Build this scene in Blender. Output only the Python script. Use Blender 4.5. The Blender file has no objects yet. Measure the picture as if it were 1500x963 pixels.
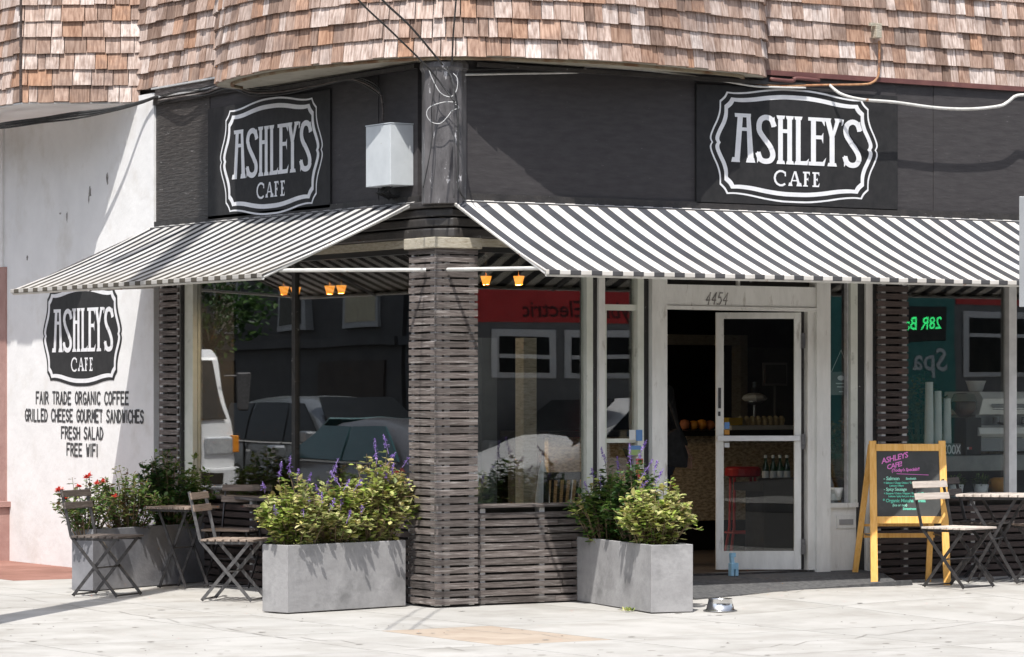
import bpy, math, random
from math import sin, cos, radians as R, pi
from mathutils import Vector, Matrix, noise as mnoise
random.seed(7)
rnd = random.random
def ru(a, b): return a + (b - a) * rnd()
S = bpy.context.scene
COL = S.collection

# ------------------------------------------------------------------ camera
# x runs along the door wall, y along the white wall, the street corner of the cafe is near the origin
CAM = Vector((-12.38, -20.42, 1.557)); F = 4800.0; HOR = 575.0
CX = Vector((.844, -.5363, 0)); CY = Vector((.5363, .844, 0))
cd = bpy.data.cameras.new("camera"); cam = bpy.data.objects.new("camera", cd); COL.objects.link(cam)
cam.location = CAM; cam.rotation_euler = (R(90), 0, -math.atan2(.5363, .844))
cd.sensor_width = 36; cd.lens = 36 * F / 1500; cd.shift_y = (HOR - 481.5) / 1500
cd.clip_start = .5; cd.clip_end = 2000
S.camera = cam
# ------------------------------------------------------------------ light
SUN_EL = R(60); SUNV = Vector((-sin(R(45)) * cos(SUN_EL), -cos(R(45)) * cos(SUN_EL), sin(SUN_EL)))
w = bpy.data.worlds.new("World"); S.world = w; w.use_nodes = True
wn = w.node_tree.nodes; bg = wn["Background"]
sky = wn.new("ShaderNodeTexSky"); sky.sky_type = 'NISHITA'; sky.sun_disc = False
sky.sun_elevation = SUN_EL; sky.sun_rotation = R(225); sky.air_density = 1; sky.dust_density = 1.5; sky.ozone_density = 1
hsv = wn.new('ShaderNodeHueSaturation'); hsv.inputs['Saturation'].default_value = .5; w.node_tree.links.new(sky.outputs[0], hsv.inputs['Color']); w.node_tree.links.new(hsv.outputs[0], bg.inputs[0]); bg.inputs[1].default_value = 0.15
sd = bpy.data.lights.new("sun", 'SUN'); sd.energy = 3.4; sd.angle = R(.5); sd.color = (1, .965, .91)
so = bpy.data.objects.new("sun", sd); COL.objects.link(so)
so.rotation_euler = (-SUNV).to_track_quat('-Z', 'Y').to_euler()
S.view_settings.view_transform = 'Standard'; S.view_settings.look = 'None'
S.view_settings.exposure = 0.74; S.view_settings.gamma = 1
S.cycles.max_bounces = 8; S.cycles.transparent_max_bounces = 24; S.cycles.caustics_reflective = False; S.cycles.caustics_refractive = False
S.cycles.use_denoising = True

# ------------------------------------------------------------------ materials
M = {}
def nodes(name):
    m = bpy.data.materials.new(name); m.use_nodes = True
    nt = m.node_tree; return m, nt, nt.nodes, nt.links, nt.nodes["Principled BSDF"]
def c4(c): return (c[0], c[1], c[2], 1) if not isinstance(c, (int, float)) else (c, c, c, 1)
def pm(name, c1, c2=None, scale=8, rough=.7, metal=0, bump=0, bscale=None, stretch=(1, 1, 1), vary=0, c3=None, s3=2, t3=(.55, .7), detail=6, spec=.5, edge=(.35, .65), world=False):
    """noise-mottled paint: c1..c2 by fine noise, c3 patches by coarse noise, per-piece variation, bump"""
    m, nt, n, l, p = nodes(name)
    c2 = c2 if c2 is not None else c1
    tc = n.new("ShaderNodeTexCoord"); mp = n.new("ShaderNodeMapping"); mp.inputs["Scale"].default_value = stretch
    src = tc.outputs["Object"]
    if world:
        g = n.new("ShaderNodeNewGeometry"); src = g.outputs["Position"]
    oi = n.new("ShaderNodeObjectInfo"); gi = n.new("ShaderNodeNewGeometry")
    if vary:
        ad = n.new("ShaderNodeMath"); ad.operation = 'ADD'; l.new(oi.outputs["Random"], ad.inputs[0]); l.new(gi.outputs["Random Per Island"], ad.inputs[1])
        fr = n.new("ShaderNodeMath"); fr.operation = 'FRACT'; l.new(ad.outputs[0], fr.inputs[0])
        mu = n.new("ShaderNodeMath"); mu.operation = 'MULTIPLY'; mu.inputs[1].default_value = 37.0; l.new(fr.outputs[0], mu.inputs[0])
        va = n.new("ShaderNodeVectorMath"); va.operation = 'ADD'; l.new(src, va.inputs[0]); l.new(mu.outputs[0], va.inputs[1]); src = va.outputs[0]
    l.new(src, mp.inputs[0])
    no = n.new("ShaderNodeTexNoise"); no.inputs["Scale"].default_value = scale; no.inputs["Detail"].default_value = detail; no.inputs["Roughness"].default_value = .6
    l.new(mp.outputs[0], no.inputs["Vector"])
    rp = n.new("ShaderNodeValToRGB"); rp.color_ramp.elements[0].position = edge[0]; rp.color_ramp.elements[1].position = edge[1]
    rp.color_ramp.elements[0].color = c4(c1); rp.color_ramp.elements[1].color = c4(c2)
    l.new(no.outputs["Fac"], rp.inputs[0]); out = rp.outputs[0]
    if c3 is not None:
        n3 = n.new("ShaderNodeTexNoise"); n3.inputs["Scale"].default_value = s3; n3.inputs["Detail"].default_value = 7; n3.inputs["Roughness"].default_value = .65; l.new(mp.outputs[0], n3.inputs["Vector"])
        r3 = n.new("ShaderNodeValToRGB"); r3.color_ramp.elements[0].position = t3[0]; r3.color_ramp.elements[1].position = t3[1]; l.new(n3.outputs["Fac"], r3.inputs[0])
        mx = n.new("ShaderNodeMixRGB"); l.new(r3.outputs[0], mx.inputs[0]); l.new(out, mx.inputs[1]); mx.inputs[2].default_value = c4(c3); out = mx.outputs[0]
    if vary:
        mr = n.new("ShaderNodeMapRange"); mr.inputs[3].default_value = 1 - vary; mr.inputs[4].default_value = 1 + vary; l.new(fr.outputs[0], mr.inputs[0])
        hs = n.new("ShaderNodeHueSaturation"); l.new(mr.outputs[0], hs.inputs["Value"]); l.new(out, hs.inputs["Color"]); out = hs.outputs[0]
    l.new(out, p.inputs["Base Color"]); p.inputs["Roughness"].default_value = rough; p.inputs["Metallic"].default_value = metal
    p.inputs["Specular IOR Level"].default_value = spec
    if bump:
        nb = n.new("ShaderNodeTexNoise"); nb.inputs["Scale"].default_value = bscale or scale * 4; nb.inputs["Detail"].default_value = 5; l.new(mp.outputs[0], nb.inputs["Vector"])
        bp = n.new("ShaderNodeBump"); bp.inputs["Strength"].default_value = bump; bp.inputs["Distance"].default_value = .01; l.new(nb.outputs["Fac"], bp.inputs["Height"]); l.new(bp.outputs[0], p.inputs["Normal"])
    M[name] = m; return m
def emit(name, c, s):
    m, nt, n, l, p = nodes(name); p.inputs["Base Color"].default_value = c4(c); p.inputs["Emission Color"].default_value = c4(c); p.inputs["Emission Strength"].default_value = s; M[name] = m; return m
def glass(name, tint, gain=1.0, rough=0.0):
    m, nt, n, l, p = nodes(name); n.remove(p); o = n["Material Output"]
    lw = n.new("ShaderNodeLayerWeight"); lw.inputs[0].default_value = .5
    pw = n.new("ShaderNodeMath"); pw.operation = 'POWER'; pw.inputs[1].default_value = 4; l.new(lw.outputs["Facing"], pw.inputs[0])
    ma = n.new("ShaderNodeMath"); ma.operation = 'MULTIPLY_ADD'; ma.inputs[1].default_value = .9 * gain; ma.inputs[2].default_value = .05 * gain; ma.use_clamp = True; l.new(pw.outputs[0], ma.inputs[0])
    tr = n.new("ShaderNodeBsdfTransparent"); tr.inputs[0].default_value = c4(tint)
    gl = n.new("ShaderNodeBsdfGlossy"); gl.inputs["Roughness"].default_value = rough
    tc = n.new("ShaderNodeNewGeometry"); nz = n.new("ShaderNodeTexNoise"); nz.inputs["Scale"].default_value = .9; nz.inputs["Detail"].default_value = 1; l.new(tc.outputs["Position"], nz.inputs["Vector"])
    bp = n.new("ShaderNodeBump"); bp.inputs["Strength"].default_value = .06; bp.inputs["Distance"].default_value = .03; l.new(nz.outputs["Fac"], bp.inputs["Height"]); l.new(bp.outputs[0], gl.inputs["Normal"])
    mx = n.new("ShaderNodeMixShader"); l.new(ma.outputs[0], mx.inputs[0]); l.new(tr.outputs[0], mx.inputs[1]); l.new(gl.outputs[0], mx.inputs[2]); l.new(mx.outputs[0], o.inputs[0])
    M[name] = m; return m

def shingle_mat():
    m, nt, n, l, p = nodes("shingle_wood")
    oi = n.new("ShaderNodeObjectInfo"); g = n.new("ShaderNodeNewGeometry")
    ad = n.new("ShaderNodeMath"); ad.operation = 'ADD'; l.new(oi.outputs["Random"], ad.inputs[0]); l.new(g.outputs["Random Per Island"], ad.inputs[1])
    fr = n.new("ShaderNodeMath"); fr.operation = 'FRACT'; l.new(ad.outputs[0], fr.inputs[0])
    rp = n.new("ShaderNodeValToRGB"); e = rp.color_ramp.elements
    cols = [(0, (.20, .14, .11)), (.15, (.38, .275, .22)), (.30, (.56, .47, .42)), (.46, (.36, .23, .165)), (.60, (.46, .36, .305)), (.76, (.64, .565, .52)), (.88, (.44, .265, .175)), (1, (.25, .195, .165))]
    e[0].position = 0; e[0].color = c4(cols[0][1]); e[1].position = 1; e[1].color = c4(cols[-1][1])
    for ps, c in cols[1:-1]: q = e.new(ps); q.color = c4(c)
    l.new(fr.outputs[0], rp.inputs[0])
    mp = n.new("ShaderNodeMapping"); mp.inputs["Scale"].default_value = (20, 20, .9); l.new(g.outputs["Position"], mp.inputs[0])
    no = n.new("ShaderNodeTexNoise"); no.inputs["Scale"].default_value = 3.0; no.inputs["Detail"].default_value = 6; l.new(mp.outputs[0], no.inputs["Vector"])
    r2 = n.new("ShaderNodeValToRGB"); r2.color_ramp.elements[0].position = .32; r2.color_ramp.elements[0].color = (.52, .43, .39, 1); r2.color_ramp.elements[1].position = .64; r2.color_ramp.elements[1].color = (1.22, 1.22, 1.24, 1); l.new(no.outputs["Fac"], r2.inputs[0])
    mx = n.new("ShaderNodeMixRGB"); mx.blend_type = 'MULTIPLY'; mx.inputs[0].default_value = .85; l.new(rp.outputs[0], mx.inputs[1]); l.new(r2.outputs[0], mx.inputs[2])
    n3 = n.new("ShaderNodeTexNoise"); n3.inputs["Scale"].default_value = 3.2; n3.inputs["Detail"].default_value = 8; n3.inputs["Roughness"].default_value = .7; l.new(g.outputs["Position"], n3.inputs["Vector"])
    r3 = n.new("ShaderNodeValToRGB"); r3.color_ramp.elements[0].position = .5; r3.color_ramp.elements[1].position = .72; r3.color_ramp.elements[1].color = (.75, .75, .75, 1); l.new(n3.outputs["Fac"], r3.inputs[0])
    m3 = n.new("ShaderNodeMixRGB"); l.new(r3.outputs[0], m3.inputs[0]); l.new(mx.outputs[0], m3.inputs[1]); m3.inputs[2].default_value = (.16, .115, .10, 1)
    l.new(m3.outputs[0], p.inputs["Base Color"]); p.inputs["Roughness"].default_value = .85; p.inputs["Specular IOR Level"].default_value = .2
    bp = n.new("ShaderNodeBump"); bp.inputs["Strength"].default_value = .6; bp.inputs["Distance"].default_value = .006; l.new(no.outputs["Fac"], bp.inputs["Height"]); l.new(bp.outputs[0], p.inputs["Normal"])
    M["shingle"] = m
shingle_mat()

def stripe_mat(name, axis, pitch, off, white, dark):
    m, nt, n, l, p = nodes(name)
    g = n.new("ShaderNodeNewGeometry"); sx = n.new("ShaderNodeSeparateXYZ"); l.new(g.outputs["Position"], sx.inputs[0])
    a = n.new("ShaderNodeMath"); a.operation = 'MULTIPLY_ADD'; a.inputs[1].default_value = 1 / pitch; a.inputs[2].default_value = off + 50; l.new(sx.outputs[axis], a.inputs[0])
    f = n.new("ShaderNodeMath"); f.operation = 'FRACT'; l.new(a.outputs[0], f.inputs[0])
    s = n.new("ShaderNodeMath"); s.operation = 'GREATER_THAN'; s.inputs[1].default_value = .5; l.new(f.outputs[0], s.inputs[0])
    mx = n.new("ShaderNodeMixRGB"); mx.inputs[1].default_value = c4(white); mx.inputs[2].default_value = c4(dark); l.new(s.outputs[0], mx.inputs[0])
    no = n.new("ShaderNodeTexNoise"); no.inputs["Scale"].default_value = 3; no.inputs["Detail"].default_value = 7; l.new(g.outputs["Position"], no.inputs["Vector"])
    r = n.new("ShaderNodeValToRGB"); r.color_ramp.elements[0].position = .35; r.color_ramp.elements[0].color = (.82, .81, .79, 1); r.color_ramp.elements[1].position = .6; r.color_ramp.elements[1].color = (1, 1, 1, 1); l.new(no.outputs["Fac"], r.inputs[0])
    # soot and tan weathering collects along the low front hem
    z = n.new("ShaderNodeMapRange"); z.inputs[1].default_value = 2.40; z.inputs[2].default_value = 2.56; z.inputs[3].default_value = (.55 if axis == 1 else .15); z.inputs[4].default_value = 0; l.new(sx.outputs[2], z.inputs[0])
    zm = n.new("ShaderNodeMath"); zm.operation = 'MULTIPLY'; l.new(z.outputs[0], zm.inputs[0]); l.new(no.outputs["Fac"], zm.inputs[1])
    m2 = n.new("ShaderNodeMixRGB"); m2.blend_type = 'MULTIPLY'; m2.inputs[0].default_value = 1; l.new(mx.outputs[0], m2.inputs[1]); l.new(r.outputs[0], m2.inputs[2])
    m3 = n.new("ShaderNodeMixRGB"); l.new(zm.outputs[0], m3.inputs[0]); l.new(m2.outputs[0], m3.inputs[1]); m3.inputs[2].default_value = (.34, .29, .21, 1)
    l.new(m3.outputs[0], p.inputs["Base Color"]); p.inputs["Roughness"].default_value = .85; p.inputs["Specular IOR Level"].default_value = .2
    w = n.new("ShaderNodeTexNoise"); w.inputs["Scale"].default_value = 6; l.new(g.outputs["Position"], w.inputs["Vector"])
    bp = n.new("ShaderNodeBump"); bp.inputs["Strength"].default_value = .25; bp.inputs["Distance"].default_value = .02; l.new(w.outputs["Fac"], bp.inputs["Height"]); l.new(bp.outputs[0], p.inputs["Normal"])
    tl = n.new("ShaderNodeBsdfTranslucent"); l.new(m3.outputs[0], tl.inputs[0]); ms = n.new("ShaderNodeMixShader"); ms.inputs[0].default_value = .18; l.new(p.outputs[0], ms.inputs[1]); l.new(tl.outputs[0], ms.inputs[2]); l.new(ms.outputs[0], n["Material Output"].inputs[0])
    M[name] = m
stripe_mat("stripe_right", 0, .178, .12, (.78, .75, .71), (.075, .078, .09))
stripe_mat("stripe_left", 1, .190, .35, (.62, .61, .60), (.038, .038, .042))

def leaf_mat(name, cols):
    m, nt, n, l, p = nodes(name)
    g = n.new("ShaderNodeNewGeometry"); rp = n.new("ShaderNodeValToRGB"); e = rp.color_ramp.elements
    e[0].position = 0; e[0].color = c4(cols[0]); e[1].position = 1; e[1].color = c4(cols[-1])
    for i, c in enumerate(cols[1:-1]): q = e.new((i + 1) / (len(cols) - 1)); q.color = c4(c)
    l.new(g.outputs["Random Per Island"], rp.inputs[0]); l.new(rp.outputs[0], p.inputs["Base Color"]); p.inputs["Roughness"].default_value = .5
    tl = n.new("ShaderNodeBsdfTranslucent"); l.new(rp.outputs[0], tl.inputs[0]); mx = n.new("ShaderNodeMixShader"); mx.inputs[0].default_value = .35
    o = n["Material Output"]; l.new(p.outputs[0], mx.inputs[1]); l.new(tl.outputs[0], mx.inputs[2]); l.new(mx.outputs[0], o.inputs[0]); M[name] = m
leaf_mat("leaf_lime", [(.05, .11, .02), (.26, .38, .06), (.50, .56, .14), (.12, .20, .04), (.66, .64, .28), (.36, .46, .09), (.58, .54, .22), (.22, .16, .08)])
leaf_mat("leaf_pale", [(.16, .22, .07), (.60, .57, .26), (.38, .46, .15), (.72, .66, .36), (.24, .34, .09), (.30, .22, .12), (.66, .62, .20)])
leaf_mat("leaf_green", [(.03, .08, .02), (.08, .17, .035), (.16, .26, .05), (.05, .11, .03), (.24, .32, .08)])
leaf_mat("leaf_dark", [(.015, .045, .014), (.04, .10, .025), (.09, .17, .035), (.025, .06, .02)])
leaf_mat("leaf_rose", [(.05, .10, .025), (.16, .26, .06), (.26, .30, .10), (.16, .08, .04), (.07, .14, .03)])
leaf_mat("petal_purple", [(.15, .07, .36), (.27, .16, .54), (.40, .29, .62), (.12, .06, .28)])
leaf_mat("petal_red", [(.60, .05, .04), (.75, .10, .08), (.80, .22, .16)])

BLK = (.052, .048, .050)
pm("black_ply", BLK, (.066, .062, .063), 5, .5, bump=.3, bscale=7, stretch=(1.2, 1.2, 5), c3=(.17, .165, .165), s3=14, t3=(.66, .72), world=True, spec=.15)
pm("black_wrinkled", (.034, .032, .031), (.07, .062, .058), 9, .42, bump=1.0, bscale=5, stretch=(1.2, 1.2, 10), c3=(.30, .29, .28), s3=7, t3=(.635, .67), world=True, spec=.3)
pm("sign_black", (.026, .026, .027), (.036, .035, .036), 12, .5, bump=.1, bscale=30, spec=.15)
pm("sign_white", (.70, .70, .72), (.80, .80, .81), 10, .6)
pm("pillar_worn", (.06, .056, .058), (.14, .133, .136), 10, .38, metal=0, bump=.9, bscale=16, c3=(.55, .54, .55), s3=20, t3=(.62, .66), stretch=(1, 1, .35))
pm("cornice_black", (.028, .026, .026), (.05, .045, .042), 9, .5, bump=.7, bscale=14, c3=(.30, .29, .29), s3=12, t3=(.66, .70))
pm("cream_beam", (.36, .32, .24), (.48, .44, .36), 8, .8, bump=.5, stretch=(2, 2, 9), c3=(.24, .2, .15), s3=7)
def slat_mat():
    pm("slat_wood", (.065, .053, .048), (.19, .16, .148), 4, .8, bump=.6, bscale=22, stretch=(1.6, 1.6, 30), vary=.4, c3=(.42, .39, .37), s3=2.6, t3=(.54, .72), world=True)
    pm("slat_dark", (.040, .028, .025), (.085, .06, .052), 4, .8, bump=.5, bscale=22, stretch=(1.6, 1.6, 30), vary=.3, c3=(.17, .14, .13), s3=2.4, t3=(.6, .76), world=True)
slat_mat()
pm("batten_white", (.62, .61, .60), (.74, .73, .72), 14, .8, bump=.3, c3=(.25, .24, .24), s3=9, t3=(.58, .72))
pm("backing_grey", (.05, .048, .047), (.09, .085, .083), 6, .85, c3=(.20, .195, .19), s3=5, t3=(.6, .7))
pm("render_white", (.72, .715, .71), (.78, .775, .77), 3, .85, bump=.35, bscale=14, world=True, c3=(.64, .62, .59), s3=2.2, t3=(.52, .72))
pm("stain_brown", (.33, .29, .22), (.5, .46, .4), 12, .9)
pm("paint_white", (.68, .67, .63), (.78, .77, .73), 5, .6, bump=.3, bscale=25, stretch=(3, 3, .8), c3=(.42, .39, .34), s3=4.5, t3=(.60, .72), world=True)
pm("frame_pale", (.60, .62, .54), (.70, .71, .64), 6, .55, bump=.2, c3=(.33, .33, .28), s3=8, t3=(.6, .72))
pm("peel_black", (.02, .02, .02), (.035, .032, .03), 10, .6, bump=.8, bscale=25, c3=(.45, .44, .42), s3=18, t3=(.64, .67))
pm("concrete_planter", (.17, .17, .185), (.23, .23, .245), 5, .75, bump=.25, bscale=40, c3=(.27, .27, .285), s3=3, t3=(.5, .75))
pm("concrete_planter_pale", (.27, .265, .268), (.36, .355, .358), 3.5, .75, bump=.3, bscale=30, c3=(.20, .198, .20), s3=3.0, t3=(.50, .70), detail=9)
pm("soil", (.03, .02, .015), (.07, .05, .035), 30, .95, bump=1)
def slab_mat(name, a, b, c):
    pm(name, a, b, 2.2, .9, bump=.35, bscale=90, vary=.045, c3=c, s3=1.7, t3=(.47, .66), detail=11, world=True)
slab_mat("slab", (.37, .358, .335), (.43, .417, .395), (.315, .30, .275))
slab_mat("slab_tan", (.38, .31, .245), (.44, .37, .30), (.34, .27, .21))
slab_mat("slab_red", (.23, .105, .075), (.30, .15, .115), (.19, .085, .06))
pm("paving_joint", (.27, .26, .24), (.35, .34, .32), 12, .9)
pm("joint", (.22, .20, .18), (.33, .31, .28), 20, .95)
pm("asphalt", (.045, .045, .047), (.07, .07, .07), 60, .9, bump=.5, c3=(.035, .035, .036), s3=.7)
pm("ramp_asphalt", (.06, .06, .063), (.10, .10, .10), 25, .9, bump=.6, bscale=60, c3=(.22, .21, .2), s3=7, t3=(.66, .74))
pm("line_white", (.6, .6, .58), (.7, .7, .68), 20, .8)
pm("kerb", (.36, .35, .33), (.45, .44, .42), 10, .9)
pm("soffit", (.34, .31, .25), (.46, .43, .36), 3, .85, world=True, c3=(.22, .18, .13), s3=4)
pm("rust_trim", (.30, .25, .17), (.19, .10, .05), 6, .8, bump=.4, world=True, edge=(.45, .62))
pm("flashing", (.115, .045, .042), (.17, .07, .06), 6, .6, c3=(.42, .19, .08), s3=3, t3=(.66, .7), world=True)
pm("dark_sheath", (.03, .022, .018), None, 5, .95)
pm("metal_white", (.62, .62, .62), (.74, .74, .74), 9, .45)
pm("box_paint", (.50, .53, .55), (.57, .60, .62), 6, .5, c3=(.42, .40, .36), s3=9, t3=(.66, .72))
pm("cable_black", (.02, .02, .02), (.04, .04, .04), 20, .6)
pm("cable_grey", (.42, .42, .42), (.56, .56, .56), 20, .5)
pm("pipe_white", (.52, .51, .48), (.68, .67, .64), 14, .5, c3=(.30, .14, .06), s3=7, t3=(.62, .70))
pm("pipe_rust", (.32, .13, .06), (.50, .30, .16), 14, .8, c3=(.14, .08, .06), s3=9)
pm("steel_dark", (.045, .043, .045), (.09, .085, .085), 30, .42, metal=.6)
pm("steel_grey", (.09, .088, .09), (.16, .155, .155), 30, .4, metal=.5)
pm("bistro_wood", (.16, .12, .095), (.30, .23, .185), 5, .75, bump=.4, stretch=(12, 1, 12), vary=.2, c3=(.40, .34, .29), s3=3)
pm("bistro_wood_dark", (.075, .06, .055), (.14, .115, .10), 5, .7, bump=.4, stretch=(12, 1, 12), vary=.2, c3=(.2, .17, .15), s3=3)
pm("bistro_wood_pale", (.46, .40, .35), (.62, .55, .49), 5, .75, bump=.3, stretch=(12, 1, 12), vary=.12, c3=(.36, .29, .24), s3=3)
pm("easel_wood", (.80, .42, .09), (.88, .52, .17), 5, .55, bump=.25, stretch=(14, 14, 1), c3=(.70, .34, .07), s3=3)
pm("chalkboard", (.045, .048, .048), (.065, .068, .068), 5, .8, c3=(.09, .092, .09), s3=3)
pm("chalk_pink", (.78, .22, .62)); pm("chalk_mint", (.35, .80, .62)); pm("chalk_green", (.15, .62, .45))
pm("stainless", (.62, .62, .62), (.7, .7, .7), 3, .22, metal=1, stretch=(1, 1, 30))
pm("blue_paint", (.22, .42, .58), (.32, .52, .66), 8, .6)
pm("text_black", (.035, .035, .04), (.07, .07, .07), 20, .7)
pm("text_grey", (.16, .15, .14), (.34, .32, .30), 26, .8, edge=(.45, .6))
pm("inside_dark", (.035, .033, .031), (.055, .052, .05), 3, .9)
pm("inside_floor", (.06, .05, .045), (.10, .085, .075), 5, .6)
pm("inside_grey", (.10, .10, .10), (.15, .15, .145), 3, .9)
pm("mosaic", (.42, .31, .18), (.78, .64, .44), 22, .6, bump=.4, stretch=(1, 1, 2.5), edge=(.42, .58))
pm("black_gloss", (.012, .012, .012), None, 5, .35)
pm("red_paint", (.48, .025, .03), (.55, .035, .035), 8, .4)
pm("white_plastic", (.84, .85, .84), (.88, .89, .88), 6, .4)
pm("grey_steel", (.30, .31, .32), (.40, .41, .42), 6, .3, metal=.7)
pm("orange_skin", (.65, .25, .03), (.75, .36, .05), 20, .5)
pm("yellow", (.70, .45, .04), (.8, .55, .06), 12, .5)
pm("pastry", (.55, .42, .2), (.72, .62, .4), 40, .7)
pm("terracotta", (.40, .13, .05), (.5, .19, .08), 12, .7)
pm("brown_beans", (.06, .03, .015), (.12, .06, .03), 60, .5)
pm("dry_flower", (.16, .09, .03), (.34, .22, .07), 30, .8)
pm("cloth_black", (.015, .015, .017), (.03, .03, .033), 20, .9)
pm("denim", (.03, .04, .07), (.05, .06, .09), 30, .9)
pm("skin", (.48, .28, .20), (.55, .33, .24), 10, .5)
pm("hair_brown", (.03, .018, .01), (.06, .035, .02), 40, .6)
pm("bark", (.05, .035, .025), (.12, .09, .07), 12, .95, bump=1, stretch=(4, 4, 1))
pm("stem_brown", (.12, .08, .05), (.26, .19, .12), 20, .9)
pm("stem_green", (.09, .12, .04), (.16, .19, .08), 20, .8)
pm("sticker_blue", (.12, .25, .5)); pm("sticker_white", (.65, .66, .66)); pm("sticker_red", (.55, .08, .07)); pm("sticker_orange", (.6, .28, .05)); pm("sticker_green", (.3, .42, .16))
pm("pole_wood", (.12, .085, .06), (.2, .15, .11), 6, .95, bump=.6, stretch=(4, 4, 1))
pm("car_dark", (.24, .255, .27), (.28, .295, .31), 2, .25, metal=.5)
pm("car_grey", (.16, .16, .17), None, 2, .28, metal=.5)
pm("truck_white", (.72, .73, .74), (.78, .78, .78), 2, .35)
pm("chrome", (.8, .8, .8), None, 2, .15, metal=1)
pm("tyre", (.02, .02, .02), (.03, .03, .03), 20, .9)
pm("car_glass", (.010, .012, .014), None, 2, .2, spec=.15)
pm("car_glass_teal", (.04, .11, .12), None, 2, .1, spec=.5)
pm("headlamp", (.55, .58, .6), (.8, .82, .84), 30, .15, metal=.4)
pm("amber", (.8, .26, .02), (.9, .34, .03), 20, .3)
pm("bus_red", (.60, .03, .03), (.66, .04, .04), 3, .4)
pm("bus_trim", (.66, .66, .66), (.72, .72, .72), 3, .4)
pm("bus_grey", (.15, .15, .153), (.19, .19, .19), 2, .4)
pm("bus_teal", (.035, .20, .18), (.045, .24, .215), 2, .45)
pm("bus_text", (.10, .015, .015)); pm("bus_white_text", (.6, .66, .66))
pm("far_grey", (.045, .043, .042), (.065, .062, .06), 2, .9, bump=.2)
pm("far_brown", (.03, .022, .018), (.05, .038, .03), 2, .9)
pm("far_cream", (.34, .31, .26), (.40, .37, .31), 2, .9)
pm("far_blue", (.032, .033, .035), (.045, .046, .048), 2, .9)
pm("far_green", (.035, .045, .04), (.05, .062, .055), 2, .9)
pm("far_trim", (.26, .255, .25), (.33, .325, .32), 3, .8)
pm("curtain", (.42, .37, .26), (.30, .26, .18), 6, .9, stretch=(12, 12, .5))
pm("brick_pink", (.33, .19, .165), (.40, .245, .215), 5, .85, bump=.4)
pm("sign_back", (.36, .37, .38), (.42, .43, .44), 3, .4, metal=.3)
emit("lamp_amber", (1, .36, .045), .9)
emit("led_green", (.05, 1, .25), 2.2)
glass("window_glass", (.95, .97, .96), 2.1)
glass("clear_glass", (.86, .93, .90), .9)
glass("bottle_glass", (.30, .60, .42), 1.2)
glass("door_glass", (.93, .95, .94), .8)

# ------------------------------------------------------------------ builders
def ray(px, py): return CY + CX * ((px - 750) / F) + Vector((0, 0, 1)) * ((HOR - py) / F)
def onR(px, py, o=0):
    d = ray(px, py); t = (-o - CAM.y) / d.y; return CAM + d * t
def onL(px, py, o=0):
    d = ray(px, py); t = (-o - CAM.x) / d.x; return CAM + d * t
def onG(px, py, z=0):
    d = ray(px, py); t = (z - CAM.z) / d.z; return CAM + d * t
def at(px, py, Y): return CAM + ray(px, py) * Y
def wc(X, Y, z=0): return CAM + CX * X + CY * Y + Vector((0, 0, z - CAM.z))
def yaw(a): return R(a) - math.atan2(.5363, .844)

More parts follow.
